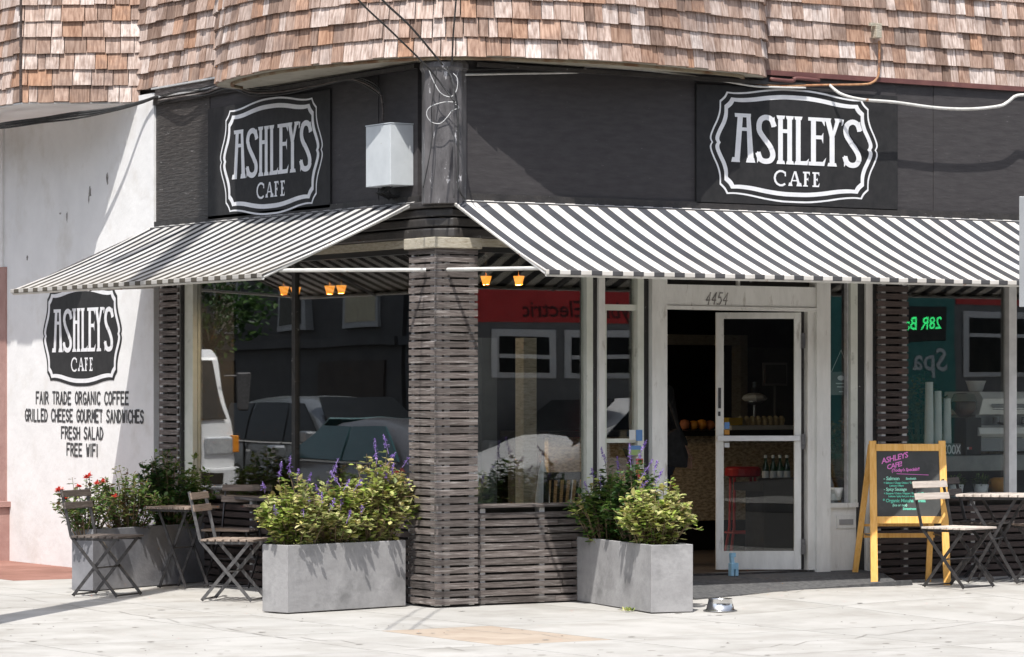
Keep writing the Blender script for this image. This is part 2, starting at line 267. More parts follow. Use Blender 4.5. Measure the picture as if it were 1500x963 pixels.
def wm(o):
    m = o.matrix_basis.copy()
    while o.parent: o = o.parent; m = o.matrix_basis @ m
    return m
def thing(name, label, cat, loc=(0, 0, 0), rz=0, group=None, kind=None):
    o = bpy.data.objects.new(name, None); COL.objects.link(o); o.empty_display_size = .1
    o.location = loc; o.rotation_euler = (0, 0, rz); o["label"] = label; o["category"] = cat
    if group: o["group"] = group
    if kind: o["kind"] = kind
    return o
def tag(o, label=None, cat=None, group=None, kind=None):
    if label: o["label"] = label
    if cat: o["category"] = cat
    if group: o["group"] = group
    if kind: o["kind"] = kind
    return o
class MB:
    def __init__(s): s.v = []; s.f = []
    def add(s, vs, fs):
        b = len(s.v); s.v += [tuple(v) for v in vs]; s.f += [tuple(b + i for i in f) for f in fs]; return s
    def box(s, x0, y0, z0, x1, y1, z1):
        x0, x1 = sorted((x0, x1)); y0, y1 = sorted((y0, y1)); z0, z1 = sorted((z0, z1))
        return s.add([(x0, y0, z0), (x1, y0, z0), (x1, y1, z0), (x0, y1, z0), (x0, y0, z1), (x1, y0, z1), (x1, y1, z1), (x0, y1, z1)],
                     [(0, 3, 2, 1), (4, 5, 6, 7), (0, 1, 5, 4), (1, 2, 6, 5), (2, 3, 7, 6), (3, 0, 4, 7)])
    def bar(s, a, b, w, h, up=(0, 0, 1)):
        a = Vector(a); b = Vector(b); d = (b - a).normalized(); u = Vector(up)
        if abs(d.dot(u)) > .98: u = Vector((0, 1, 0))
        r = d.cross(u).normalized(); u = r.cross(d).normalized()
        q = [(-1, -1), (1, -1), (1, 1), (-1, 1)]
        vs = [p + r * (i * w / 2) + u * (j * h / 2) for p in (a, b) for i, j in q]
        return s.add(vs, [(0, 1, 2, 3), (7, 6, 5, 4), (0, 4, 5, 1), (1, 5, 6, 2), (2, 6, 7, 3), (3, 7, 4, 0)])
    def tube(s, pts, r, n=8, caps=True, r2=None):
        pts = [Vector(p) for p in pts]; rings = []; prev = None
        for i, p in enumerate(pts):
            d = (pts[min(i + 1, len(pts) - 1)] - pts[max(i - 1, 0)]).normalized()
            if prev is None:
                a = Vector((0, 0, 1)) if abs(d.z) < .9 else Vector((1, 0, 0)); x = d.cross(a).normalized()
            else: x = (prev - d * prev.dot(d)).normalized()
            prev = x; y = d.cross(x); rr = r + ((r2 - r) * i / (len(pts) - 1) if r2 is not None else 0)
            rings.append([p + (x * cos(2 * pi * k / n) + y * sin(2 * pi * k / n)) * rr for k in range(n)])
        fs = []
        for i in range(len(pts) - 1):
            for k in range(n): fs.append((i * n + k, i * n + (k + 1) % n, (i + 1) * n + (k + 1) % n, (i + 1) * n + k))
        if caps: fs += [tuple(reversed(range(n))), tuple((len(pts) - 1) * n + k for k in range(n))]
        return s.add([v for rg in rings for v in rg], fs)
    def lathe(s, prof, c=(0, 0, 0), n=20, caps=True):
        c = Vector(c); vs = [c + Vector((r * cos(2 * pi * k / n), r * sin(2 * pi * k / n), z)) for r, z in prof for k in range(n)]
        fs = []
        for i in range(len(prof) - 1):
            for k in range(n): fs.append((i * n + k, i * n + (k + 1) % n, (i + 1) * n + (k + 1) % n, (i + 1) * n + k))
        if caps: fs += [tuple(reversed(range(n))), tuple((len(prof) - 1) * n + k for k in range(n))]
        return s.add(vs, fs)
    def prism(s, poly, z0, z1):
        n = len(poly); vs = [(p[0], p[1], z0) for p in poly] + [(p[0], p[1], z1) for p in poly]
        fs = [tuple(reversed(range(n))), tuple(range(n, 2 * n))] + [(i, (i + 1) % n, n + (i + 1) % n, n + i) for i in range(n)]
        return s.add(vs, fs)
    def build(s, name, mat, parent=None, world=False, smooth=False, bevel=0, sub=0):
        me = bpy.data.meshes.new(name); vs = s.v
        if world and parent:
            inv = wm(parent).inverted(); vs = [tuple(inv @ Vector(v)) for v in vs]
        me.from_pydata(vs, [], s.f); me.update()
        me.materials.append(M[mat] if isinstance(mat, str) else mat)
        if smooth: me.polygons.foreach_set("use_smooth", [True] * len(me.polygons))
        o = bpy.data.objects.new(name, me); COL.objects.link(o)
        if parent: o.parent = parent
        if bevel:
            b = o.modifiers.new("bevel", 'BEVEL'); b.width = bevel; b.segments = 2; b.limit_method = 'ANGLE'
        if sub:
            b = o.modifiers.new("sub", 'SUBSURF'); b.levels = sub; b.render_levels = sub
        return o
def copy_tree(o, parent=None):
    c = o.copy(); COL.objects.link(c); c.parent = parent
    for ch in list(o.children): copy_tree(ch, c)
    return c
def bx(parent, name, mat, *a, bevel=0, world=True): return MB().box(*a).build(name, mat, parent, world=world, bevel=bevel)
def boxR(parent, name, mat, px0, py0, px1, py1, f=0, b=-.06, bevel=0):
    """box on the door wall: pixel bounds on its front face; f metres proud, back at b"""
    a = onR(px0, (py0 + py1) / 2, f); c = onR(px1, (py0 + py1) / 2, f); m = (px0 + px1) / 2
    return bx(parent, name, mat, a.x, -f, onR(m, py1, f).z, c.x, -b, onR(m, py0, f).z, bevel=bevel)
def boxL(parent, name, mat, px0, py0, px1, py1, f=0, b=-.06, bevel=0):
    a = onL(px0, (py0 + py1) / 2, f); c = onL(px1, (py0 + py1) / 2, f); m = (px0 + px1) / 2
    return bx(parent, name, mat, -f, a.y, onL(m, py1, f).z, -b, c.y, onL(m, py0, f).z, bevel=bevel)

# shared unit box for slats
def unit_mesh(name, mat, jit=0):
    mb = MB().box(-.5, -.5, -.5, .5, .5, .5)
    if jit: mb.v = [(x, y, z + ru(-jit, jit)) for x, y, z in mb.v]
    me = bpy.data.meshes.new(name); me.from_pydata(mb.v, [], mb.f); me.materials.append(M[mat]); return me
UM = {}
def piece(parent, name, mat, cx, cy, cz, sx, sy, sz, rot=(0, 0, 0)):
    k = (mat, random.randrange(5))
    if k not in UM: UM[k] = unit_mesh("piece_" + mat, mat, .045)
    o = bpy.data.objects.new(name, UM[k]); COL.objects.link(o)
    if parent:
        o.parent = parent; m = wm(parent).inverted(); p = m @ Vector((cx, cy, cz)); o.location = p
    else: o.location = (cx, cy, cz)
    o.scale = (sx, sy, sz); o.rotation_euler = rot
    return o

# ================================================================== GROUND
tag(bx(None, "road", "asphalt", -220, -220, -.45, 220, 220, -.13), kind="structure")
def gz(x, y):
    """pavement height: rises a little towards the door"""
    t = min(1, max(0, (x - 1.1) / 1.9)); t = t * t * (3 - 2 * t)
    s = min(1, max(0, (y + 3.2) / 2.0)); s = s * s * (3 - 2 * s)
    return .065 * t * s
LK, RK = -5.2, -6.6     # kerb lines
def kerb_poly(e, far=60):
    pts = [(LK + e, far)]; cx, cy, r = LK + 3.2, RK + 3.2, 3.2 - e
    for i in range(13):
        a = pi + (pi / 2) * i / 12; pts.append((cx + r * cos(a), cy + r * sin(a)))
    pts += [(far, RK + e), (far, -.02), (-.02, -.02), (-.02, far)]
    return pts
sw = thing("pavement", "pale concrete pavement round the cafe corner", "pavement", kind="structure"); del sw["category"]; del sw["label"]
MB().prism(kerb_poly(.16), -.14, -.012).build("bed", "paving_joint", sw)
tag(MB().prism(kerb_poly(0), -.135, -.016).build("kerbstone", "kerb", sw))
def slab(x0, y0, x1, y1, mat="slab", name="paving_slab", n=5, j=.005, dz=0):
    mb = MB(); x0 += j; x1 -= j; y0 += j; y1 -= j; vs = []
    for a in range(n + 1):
        for b in range(n + 1):
            x = x0 + (x1 - x0) * a / n; y = y0 + (y1 - y0) * b / n; vs.append((x, y, gz(x, y) + dz + (-.004 if a in (0, n) or b in (0, n) else 0)))
    fs = [(a * (n + 1) + b, (a + 1) * (n + 1) + b, (a + 1) * (n + 1) + b + 1, a * (n + 1) + b + 1) for a in range(n) for b in range(n)]
    k = len(vs); rim = [(x0, y0), (x1, y0), (x1, y1), (x0, y1)]
    vs += [(p[0], p[1], -.02) for p in rim]; c = [0, n * (n + 1), n * (n + 1) + n, n]
    edges = [[a * (n + 1) for a in range(n + 1)], [n * (n + 1) + b for b in range(n + 1)], [a * (n + 1) + n for a in range(n, -1, -1)], [b for b in range(n, -1, -1)]]
    for i, e in enumerate(edges): fs.append(tuple(e[::-1]) + (k + i, k + (i + 1) % 4))
    mb.add(vs, fs); o = mb.build(name, mat, sw); return o
xs = [-4.95, -4.0, -2.45, -1.60, -.75, .75, 2.2, 3.7, 5.2, 6.7, 8.2]
ys = [-6.35, -4.8, -3.3, -1.85, -.02]
for i in range(len(xs) - 1):
    for j in range(len(ys) - 1):
        cx, cy = (xs[i] + xs[i + 1]) / 2, (ys[j] + ys[j + 1]) / 2
        if math.hypot(min(0, xs[i] - (LK + 3.2)), min(0, ys[j] - (RK + 3.2))) > 3.0: continue
        slab(xs[i], ys[j], xs[i + 1], ys[j + 1], "slab_tan" if (i == 3 and j == 2) else "slab")
yy = [-.02, 1.5, 3.0, 4.7, 6.4, 8.1, 9.8, 11.5]
for j in range(len(yy) - 1):
    for i, (a, b) in enumerate(((-4.95, -3.4), (-3.4, -1.75), (-1.75, -.02))):
        red = yy[j] >= 4.7 and i == 2
        if red: slab(-1.75, yy[j], -1.3, yy[j + 1]); slab(-1.3, yy[j], -.02, yy[j + 1], "slab_red")
        else: slab(a, yy[j], b, yy[j + 1])
gm = MB()
for i in range(130):   # old chewing gum and tar spots
    p = onG(ru(-30, 1530), ru(862, 962), 0); r = ru(.008, .024); e = ru(1, 1.6); n = 9
    if p.y > -.08 and p.x > -.1 or p.x > -.05 and p.y > -.05: continue
    z = gz(p.x, p.y) + .0012
    gm.add([(p.x + r * e * cos(2 * pi * k / n) * ru(.8, 1.1), p.y + r * sin(2 * pi * k / n) * ru(.8, 1.1), z) for k in range(n)], [tuple(range(n))])
tag(gm.build("pavement_spots", "joint", sw), kind="stuff")
ck = MB()
for (px0, py0, px1, py1, n) in ((1040, 958, 1500, 905, 26), (0, 872, 420, 934, 24), (420, 934, 700, 955, 14), (590, 915, 880, 938, 20), (1100, 880, 1330, 872, 14)):
    prev = None
    for k in range(n + 1):
        p = onG(px0 + (px1 - px0) * k / n, py0 + (py1 - py0) * k / n + ru(-2.2, 2.2), 0); p.z = gz(p.x, p.y) + .0016
        if prev is not None:
            d = (p - prev).normalized(); nn = Vector((-d.y, d.x, 0)) * ru(.002, .005); ck.add([prev - nn, p - nn, p + nn, prev + nn], [(0, 1, 2, 3)])
        prev = p
tag(ck.build("pavement_cracks", "joint", sw), kind="stuff")
# door ramp
rp = MB(); a = onR(960, 850, 0); b_ = onR(1262, 850, 0)
prof = [(.035, .155), (-.28, .135), (-.50, .075), (-.66, .02)]
vs = []
for x in (a.x - .1, b_.x): vs += [(x + (0 if i < 2 else (-.03 if x > 3 else 0)), y, z + gz(x, y) * (.6 if i == 3 else 0) + (0.045 if i == 3 and x > 2 else 0)) for i, (y, z) in enumerate(prof)] + [(x, -.66, -.03), (x, .035, -.03)]
rp.add(vs, [(0, 1, 7, 6), (1, 2, 8, 7), (2, 3, 9, 8), (3, 4, 10, 9), (5, 4, 3, 2, 1, 0), (6, 7, 8, 9, 10, 11), (0, 6, 11, 5)])
rp.build("door_ramp", "ramp_asphalt", sw)
# leaf litter
lt = MB()
for i in range(90):
    p = onG(ru(0, 1500), ru(870, 960), .004); p.z += gz(p.x, p.y); s = ru(.004, .012); a = ru(0, 6.3)
    lt.add([p + Vector((cos(a) * s, sin(a) * s, 0)), p + Vector((-sin(a) * s * .6, cos(a) * s * .6, .003)), p + Vector((-cos(a) * s, -sin(a) * s, .001)), p + Vector((sin(a) * s * .6, -cos(a) * s * .6, .002))], [(0, 1, 2, 3)])
tag(lt.build("litter", "soil"), "small brown leaf scraps scattered over the pale pavement", "litter", kind="stuff")

# ================================================================== CAFE BUILDING
B = thing("cafe_building", "corner cafe building with black fascia, slatted column and brown shingled upper floor", "building")
Zf = 4.02
# fascia panels, door side
us = [onR(x, 220).x for x in (668, 1018, 1312, 1367)] + [5.9, 7.1, 8.4, 10.0]
for i in range(len(us) - 1):
    bx(B, "fascia_panel", "black_ply", us[i] + .002, -.0 - (.004 if i % 2 else 0), 2.64, us[i + 1] - .002, .16, Zf)
vs_ = [onL(x, 220).y for x in (612, 555, 487, 308, 229)]
for i in range(4):
    bx(B, "fascia_panel", "black_wrinkled" if i == 3 else "black_ply", (-.004 if i % 2 else 0), vs_[i] + .002, 2.64, .16, vs_[i + 1] - .002, Zf)
# black ledge under the black panels and above the awnings
bx(B, "ledge", "cornice_black", .05, -.022, 2.96, 10, 0.02, 3.015); bx(B, "ledge", "cornice_black", -.022, .3, 2.96, .02, vs_[4], 3.005)
bx(B, "ledge", "cornice_black", -.03, 2.6, 3.995, .02, vs_[4], 4.045)
bx(B, "edging", "cable_grey", -.05, 3.0, 4.047, .0, vs_[4], 4.062); bx(B, "edging", "cable_grey", -.04, 3.0, 4.128, .0, vs_[4] + .02, 4.142)
bx(B, "weathered_board", "slat_wood", -.012, 3.0, 4.062, .03, vs_[4], 4.128)
# worn rounded corner pillar
MB().lathe([(.165, 2.93), (.165, 3.9), (.18, 3.92), (.18, 3.96), (.15, 3.985)], (.055, .075, 0), 10).build("corner_pillar", "pillar_worn", B, bevel=.006)
# moulded black cornice bands round the corner
for k, (z0, z1, o) in enumerate(((2.685, 2.755, .075), (2.765, 2.83, .055), (2.84, 2.90, .04), (2.905, 2.955, .065))):
    mb = MB().prism([(-o, 4.7), (-o, .16), (-o + .03, -o + .16 - .04), (.05, -o), (9, -o), (9, .1), (.1, .1), (.1, 4.7)], z0, z1)
    mb.build("cornice", "cornice_black", B, bevel=.012)
MB().prism([(-.05, 4.7), (-.05, -.05), (9, -.05), (9, .1), (.1, .1), (.1, 4.7)], 2.625, 2.682).build("beam", "cream_beam", B)
MB().prism([(-.175, .27), (-.175, -.175), (.23, -.175), (.23, .05), (.05, .27)], 2.60, 2.68).build("capital", "cream_beam", B, bevel=.006)
# slatted corner column
cc = MB().box(-.085, -.085, 0, .17, .20, 2.6).build("corner_column", "backing_grey", B)
PITCH = .0565
for k in range(46):
    z = .03 + k * PITCH
    wid = .35 if z > .74 else .35
    t = ru(-.004, .004)
    piece(cc, "slat", "slat_wood", .028, -.139 + t, z + .01, .36, .016, .0425 + ru(-.003, .003), (0, ru(-.006, .006), 0))
    piece(cc, "slat", "slat_wood", -.139 + t, .048, z + .01, .016, .385, .0425 + ru(-.003, .003), (ru(-.006, .006), 0, 0))
for (x, y) in ((-.112, -.113), (-.045, -.113), (.165, -.113), (-.113, .21), (-.113, -.06)):
    sx, sy = (.045, .035) if y < -.1 else (.035, .04)
    bx(cc, "batten", "batten_white", x - sx / 2, y - sy / 2, .01, x + sx / 2, y + sy / 2, 2.6)
# slatted stall risers and pilasters ------------------------------------------------
def slat_panel(name, wall, a, b, z0, z1, mat, front=.04, battens=(), pitch=PITCH, backing="backing_grey"):
    if wall == 'R': w = bx(B, name, backing, a, .0, z0, b, .1, z1)
    else: w = bx(B, name, backing, .0, a, z0, .1, b, z1)
    n = int((z1 - z0) / pitch)
    for k in range(n):
        z = z0 + (k + .55) * pitch; h = pitch * .72 + ru(-.003, .003); t = ru(-.003, .003)
        L = b - a; cuts = [a, b] if L < 1.2 else [a, a + L * ru(.42, .6), b]
        for q in range(len(cuts) - 1):
            p, r = cuts[q] + .002, cuts[q + 1] - .002
            if wall == 'R': piece(w, "slat", mat, (p + r) / 2, -front + t, z, r - p, .016, h, (0, ru(-.003, .003), 0))
            else: piece(w, "slat", mat, -front + t, (p + r) / 2, z, .016, r - p, h, (ru(-.003, .003), 0, 0))
    for c in battens:
        if wall == 'R': bx(w, "batten", "batten_white", c - .022, -front + .006, z0 + .005, c + .022, .0, z1 - .005)
        else: bx(w, "batten", "batten_white", -front + .006, c - .022, z0 + .005, .0, c + .022, z1 - .005)
    return w
u860 = onR(862, 748).x
slat_panel("slatted_riser", 'R', .20, u860 + .45, .0, .71, "slat_wood", .07, (.30, onR(787, 800).x, 1.45))
u1284, u1330 = onR(1284, 600, .05).x, onR(1330, 600, .05).x
slat_panel("slatted_pilaster", 'R', u1284, u1330, .68, 2.6, "slat_dark", .05, (u1284 + .075, u1330 - .03, ), .0595)
slat_panel("slatted_riser", 'R', onR(1272, 800).x, 6.9, .05, .68, "slat_dark", .05, tuple(onR(x, 800).x for x in (1282, 1322, 1420)) + (6.1,), .0595)
v234, v262 = onL(234, 600, .05).y, onL(262, 600, .05).y
slat_panel("slatted_pilaster", 'L', v262, v234, .0, 2.6, "slat_wood", .05, (v234 - .02, v262 + .03), .0595)
slat_panel("slatted_riser", 'L', .22, v262, .0, .69, "slat_dark", .05, (.4, 1.6, 2.9, 4.0), .0595)
# window sills
bx(B, "sill", "slat_wood", .19, -.10, .712, u860 + .0, .03, .735)
bx(B, "sill", "slat_wood", -.08, .22, .692, .03, v262, .718)
bx(B, "sill", "slat_dark", u1330, -.07, .684, 6.9, .03, .70)
# ------------------------------------------------ windows
def pane(parent, wall, a, b, z0, z1, d=.03, mat="window_glass", name="pane"):
    if wall == 'R': return bx(parent, name, mat, a, d, z0, b, d + .006, z1)
    return bx(parent, name, mat, d, a, z0, d + .006, b, z1)
# left big window
wl = thing("window", "large plate window left of the slatted corner column", "window"); del wl["category"]; del wl["label"]; wl.parent = B
pane(wl, 'L', .15, 2.27, .70, 2.62); pane(wl, 'L', 2.31, onL(284, 560).y, .70, 2.62)
bx(wl, "mullion", "peel_black", .01, 2.262, .70, .045, 2.318, 2.62)
p284, p272 = onL(284, 560).y, onL(272, 560).y
bx(wl, "frame", "frame_pale", -.01, p284, .70, .06, p272, 2.62)
bx(wl, "frame", "peel_black", -.035, p272, .70, .06, v262, 2.62)
bx(wl, "frame", "black_gloss", .0, .15, 2.585, .06, p272, 2.625)
# middle window
wmid = thing("window", "", ""); del wmid["category"]; del wmid["label"]; wmid.parent = B
u858, u867, u874, u883 = [onR(x, 580).x for x in (858, 867, 874, 883)]
pane(wmid, 'R', .17, u858, .735, 2.62)
bx(wmid, "frame", "black_gloss", .17, 0, 2.585, u858, .06, 2.625)
bx(wmid, "frame", "frame_pale", u858, -.015, .735, u867, .06, 2.62)
bx(wmid, "frame", "peel_black", u867, -.005, .66, u874, .06, 2.62)
bx(wmid, "frame", "paint_white", u874, -.03, .60, u883, .06, 2.62)
# sidelight
wsd = thing("window", "", ""); del wsd["category"]; del wsd["label"]; wsd.parent = B
u932, u941, u950, u972 = [onR(x, 580).x for x in (932, 941, 950, 972)]
zsl = onR(908, 455).z
pane(wsd, 'R', u883, u932, .70, 2.62, .035)
bx(wsd, "sash", "frame_pale", u883, -.0, .70, u883 + .035, .03, zsl); bx(wsd, "sash", "frame_pale", u883, -.002, zsl, u932, .03, zsl + .045)
zr = onR(908, 645).z; bx(wsd, "sash", "frame_pale", u883 + .035, .0, zr - .02, u932, .03, zr + .012)
bx(wsd, "frame", "frame_pale", u932, -.02, .60, u941, .06, 2.62); bx(wsd, "frame", "peel_black", u941, -.0, .17, u950, .06, 2.62)
bx(wsd, "sill", "paint_white", u883, -.02, .655, u932, .06, .70)
bx(wsd, "panel", "paint_white", u883, 0, .0, u941, .06, .655)
# door frame
df = thing("door_frame", "", ""); del df["category"]; del df["label"]; df.parent = B
u1180, u1190, u1211 = [onR(x, 640).x for x in (1181, 1191, 1211)]
ztop, zb = onR(1080, 419).z, onR(1080, 453).z
bx(df, "post", "paint_white", u950, -.05, .03, u972, .08, 2.56); bx(df, "post", "paint_white", u1190, -.05, .03, u1211, .08, 2.56)
bx(df, "header", "paint_white", u972, -.035, zb, u1190, .06, ztop); bx(df, "header_lip", "paint_white", u972, -.048, zb - .012, u1190, .0, zb + .016)
bx(df, "jamb", "paint_white", u1180, -.02, .155, u1190, .08, zb)
bx(df, "transom", "inside_dark", u972, .05, ztop, u1190, .08, 2.62); bx(df, "transom_bar", "cream_beam", u972, -.02, 2.56, u1190, .04, 2.60)
ub = onR(1080, 412).x; bx(df, "transom_bar", "paint_white", ub, -.01, ztop, ub + .02, .02, 2.56)
bx(df, "threshold", "steel_dark", u972, -.02, .15, u1190, .09, .166)
# side window right of the door
wr = thing("window", "", ""); del wr["category"]; del wr["label"]; wr.parent = B
u1241, u1255, u1266, u1276 = [onR(x, 600).x for x in (1241, 1254, 1266, 1276)]
zs = onR(1232, 737).z
pane(wr, 'R', u1211, u1241 + .02, zs, 2.62, .035)
bx(wr, "frame", "frame_pale", u1241 + .02, -.02, zs, u1255, .06, 2.62); bx(wr, "frame", "cable_grey", u1241, .0, zs, u1241 + .012, .04, 2.62)
bx(wr, "frame", "peel_black", u1255, -.0, .07, u1266, .06, 2.62); bx(wr, "frame", "paint_white", u1266, -.02, .07, u1276, .06, 2.62)
bx(wr, "sill", "paint_white", u1211, -.03, zs - .035, u1255, .06, zs)
pn = bx(wr, "panel", "paint_white", u1211, -.0, .05, u1255, .06, zs - .035)
boxR(wr, "letter_slot", "paint_white", 1226, 756, 1254, 774, .012, 0); boxR(wr, "letter_flap", "far_trim", 1230, 761, 1250, 769, .018, 0)
bx(wr, "skirting", "paint_white", u1211, -.03, .05, u1255, .0, .12)
# right window
wrr = thing("window", "", ""); del wrr["category"]; del wrr["label"]; wrr.parent = B
u1476, u1487 = onR(1476, 560).x, onR(1487, 560).x
pane(wrr, 'R', u1330, u1476, .70, 2.62); pane(wrr, 'R', u1487, 6.9, .70, 2.62)
bx(wrr, "mullion", "metal_white", u1476, -.02, .70, u1487, .05, 2.62); bx(wrr, "frame", "black_gloss", u1330, 0, 2.585, 6.9, .06, 2.625)
# ------------------------------------------------ door leaf
D = thing("door", "", ""); del D["category"]; del D["label"]; D.parent = B
uh = onR(1173, 640, .0).x; D.location = (uh, .0, .172); D.rotation_euler = (0, 0, R(-31))
ul = onR(1048, 640, .03).x; W = .668; H = onR(1110, 457).z - .172
for nm, a in (("stile", (-W, -.03, 0, -W + .062, .012, H)), ("stile", (-.055, -.03, 0, 0, .012, H)), ("rail", (-W + .062, -.03, H - .05, -.055, .012, H)),
              ("rail", (-W + .062, -.03, 0, -.055, .012, .145))): MB().box(*a).build(nm, "paint_white", D, bevel=.003)
zm = onR(1110, 643).z - .172
MB().box(-W + .01, -.055, zm - .02, -.01, -.03, zm + .022).build("push_bar", "metal_white", D, bevel=.004)
MB().box(-W + .062, -.012, .145, -.055, -.006, H - .05).build("pane", "door_glass", D)
for z in (.18, 1.0, H - .22): MB().box(0.0, -.045, z - .06, .03, -.02, z + .06).build("hinge", "steel_grey", D)
MB().box(-W + .018, -.036, 1.26, -W + .04, -.03, 1.42).build("lock", "steel_dark", D); MB().box(-W + .018, -.036, 1.20, -W + .036, -.03, 1.235).build("lock", "steel_dark", D)
for i, (z, h, m) in enumerate(((1.335, .055, "sticker_blue"), (1.29, .04, "sticker_orange"), (1.235, .05, "sticker_white"), (1.19, .04, "sticker_white"))):
    MB().box(-W + .068, -.0165, z - .235, -W + .108, -.0125, z - .235 + h - .004).build("sticker", m, D)
bx(df, "hinge_gap", "steel_dark", uh + .014, .03, .17, u1180, .07, zb)
# ------------------------------------------------ white side wall
vw = vs_[4]
WW = bx(B, "white_wall", "render_white", -.025, vw, -.1, .2, onL(10, 600).y, 4.1)
zz = onL(150, 560).z
# faint brown water stains under the bay and scars in the render
st = thing("stain", "", ""); del st["category"]; del st["label"]; st.parent = B
def blob(cx, cz, w, h, mat, nm="scar", n=18):
    vs = [(-.0262, cx + w * cos(2 * pi * k / n) * ru(.5, 1), cz + h * sin(2 * pi * k / n) * ru(.5, 1)) for k in range(n)]
    MB().add(vs, [tuple(range(n))]).build(nm, mat, st)
for px, py, w_, h_ in ((132, 282, .035, .06), (130, 292, .02, .05), (98, 318, .02, .06), (157, 262, .03, .07), (88, 313, .03, .012), (40, 378, .03, .03), (148, 802, .02, .14), (147, 812, .06, .06)):
    p = onL(px, py, .026); blob(p.y, p.z, w_, h_, "text_grey")
bx(B, "light_seal", "inside_dark", .1, v262 - .02, 0, .3, vw + .1, 2.64)  # unseen block added to stop lamp light leaking out beside the pilaster
# upper storey core
core = MB().prism([(0.05, 12), (0.05, .05), (9.9, .05), (9.9, 12)], 4.0, 7.6).build("upper_wall", "dark_sheath", B)
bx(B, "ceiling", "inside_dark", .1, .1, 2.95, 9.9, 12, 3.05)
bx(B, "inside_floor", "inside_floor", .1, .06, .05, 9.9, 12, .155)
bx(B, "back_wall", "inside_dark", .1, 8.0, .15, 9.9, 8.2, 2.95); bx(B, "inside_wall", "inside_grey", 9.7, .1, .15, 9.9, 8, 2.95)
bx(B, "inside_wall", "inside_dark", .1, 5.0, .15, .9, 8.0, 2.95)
bx(B, "side_wall", "render_white", 6.9, .0, 0, 9.9, .2, 2.62)
# ------------------------------------------------ shingles
def catmull(pts, n=8):
    out = []
    for i in range(len(pts) - 1):
        p0 = Vector(pts[max(i - 1, 0)]); p1 = Vector(pts[i]); p2 = Vector(pts[i + 1]); p3 = Vector(pts[min(i + 2, len(pts) - 1)])
        for k in range(n):
            t = k / n; out.append(.5 * ((2 * p1) + (p2 - p0) * t + (2 * p0 - 5 * p1 + 4 * p2 - p3) * t * t + (3 * p1 - p0 - 3 * p2 + p3) * t ** 3))
    out.append(Vector(pts[-1])); return out
BAY = [(.0, 3.0), (-.36, 2.85), (-.555, 2.342), (-.612, 1.427), (-.447, .605), (-.30, .208), (.03, -.155), (.635, -.38), (1.0, -.455), (1.379, -.467), (1.80, -.41), (2.25, -.30), (2.66, -.22), (2.82, -.12), (2.9, .0)]
bay = catmull([Vector(p) for p in BAY], 6)
BAY2 = [Vector((0, 5.0)), Vector((-.83, 5.6)), Vector((-.83, 8.4))]
FL_R = [Vector((2.86, 0)), Vector((9.9, 0))]
FL_L = [Vector((0, 5.02)), Vector((0, 2.9))]
def walk(path):
    d = [0]
    for i in range(1, len(path)): d.append(d[-1] + (path[i] - path[i - 1]).length)
    def f(s):
        s = max(0, min(d[-1] - 1e-6, s))
        for i in range(1, len(path)):
            if d[i] >= s:
                t = (s - d[i - 1]) / (d[i] - d[i - 1]); return path[i - 1].lerp(path[i], t), (path[i] - path[i - 1]).normalized()
    return f, d[-1]
def shv(p, q, n, z, ch, zc, lift):
    """wedge-shaped shingle between plan points p,q with outward normal n"""
    hb, ht = ru(.018, .036) + lift, .002; z0 = z - ru(0, .010); z1 = z + ch * 1.12
    P = [Vector((a.x, a.y, 0)) for a in (p, q)]; N = Vector((n.x, n.y, 0)); sk = ru(-.004, .004)
    vs = [P[0] + N * .0 + Vector((0, 0, z0)), P[1] + Vector((0, 0, z0 + sk)), P[1] + N * hb + Vector((0, 0, z0 + sk)), P[0] + N * hb + Vector((0, 0, z0)),
          P[0] + N * -.004 + Vector((0, 0, z1)), P[1] + N * -.004 + Vector((0, 0, z1)), P[1] + N * ht + Vector((0, 0, z1)), P[0] + N * ht + Vector((0, 0, z1))]
    return vs, [(0, 1, 2, 3), (7, 6, 5, 4), (3, 2, 6, 7), (0, 3, 7, 4), (2, 1, 5, 6), (1, 0, 4, 5)]
NSH = [0]
def shingles(path, z0, ch, ncrs, side, indiv, wall):
    """side: outward normal is to the left (+1) / right (-1) of the path; corners split shingles"""
    f, L = walk(path); rest = MB()
    cum = [0]
    for i in range(1, len(path)): cum.append(cum[-1] + (path[i] - path[i - 1]).length)
    hard = [cum[i] for i in range(1, len(path) - 1) if (path[i] - path[i - 1]).normalized().dot((path[i + 1] - path[i]).normalized()) < .9]
    for k in range(ncrs):
        s = -ru(0, .05)
        while s < L:
            w_ = random.choice((.075, .10, .12, .13, .15, .19)) * ru(.85, 1.12); e = min(L, s + w_)
            for h in hard:
                if s < h - 1e-4 < e: e = h
            if e - max(s, 0) > .012:
                p, _ = f(max(s, 0) + .003); q, _ = f(e - .0035); t = (q - p).normalized(); n = Vector((-t.y, t.x)) * side
                z = z0 + k * ch
                vs, fs = shv(p, q, n, z, ch, 0, 0)
                mid = (p + q) / 2; c = Vector((mid.x, mid.y, z + ch / 2)) - CAM
                Y = c.dot(CY); px = 750 + F * c.dot(CX) / Y; py = HOR - F * c.z / Y
                facing = n.dot(Vector((c.x, c.y))) < 0
                if facing and -5 < px < 1505 and py > -10 and NSH[0] < 298 and k < indiv:
                    MB().add(vs, fs).build("shingle", "shingle", wall, world=True); NSH[0] += 1
                else: rest.add(vs, fs)
            s = e
    tag(rest.build("shingle_courses", "shingle", wall, world=True), kind="stuff")
cb = MB(); n = len(bay)
cb.prism([(v.x, v.y) for v in bay] + [(.3, .3)], 4.004, 7.6)
cbay = cb.build("corner_bay", "dark_sheath", B)
sf = MB().prism([(v.x * 1.0, v.y) for v in bay] + [(.2, .2)], 3.992, 4.003).build("soffit", "soffit", B)
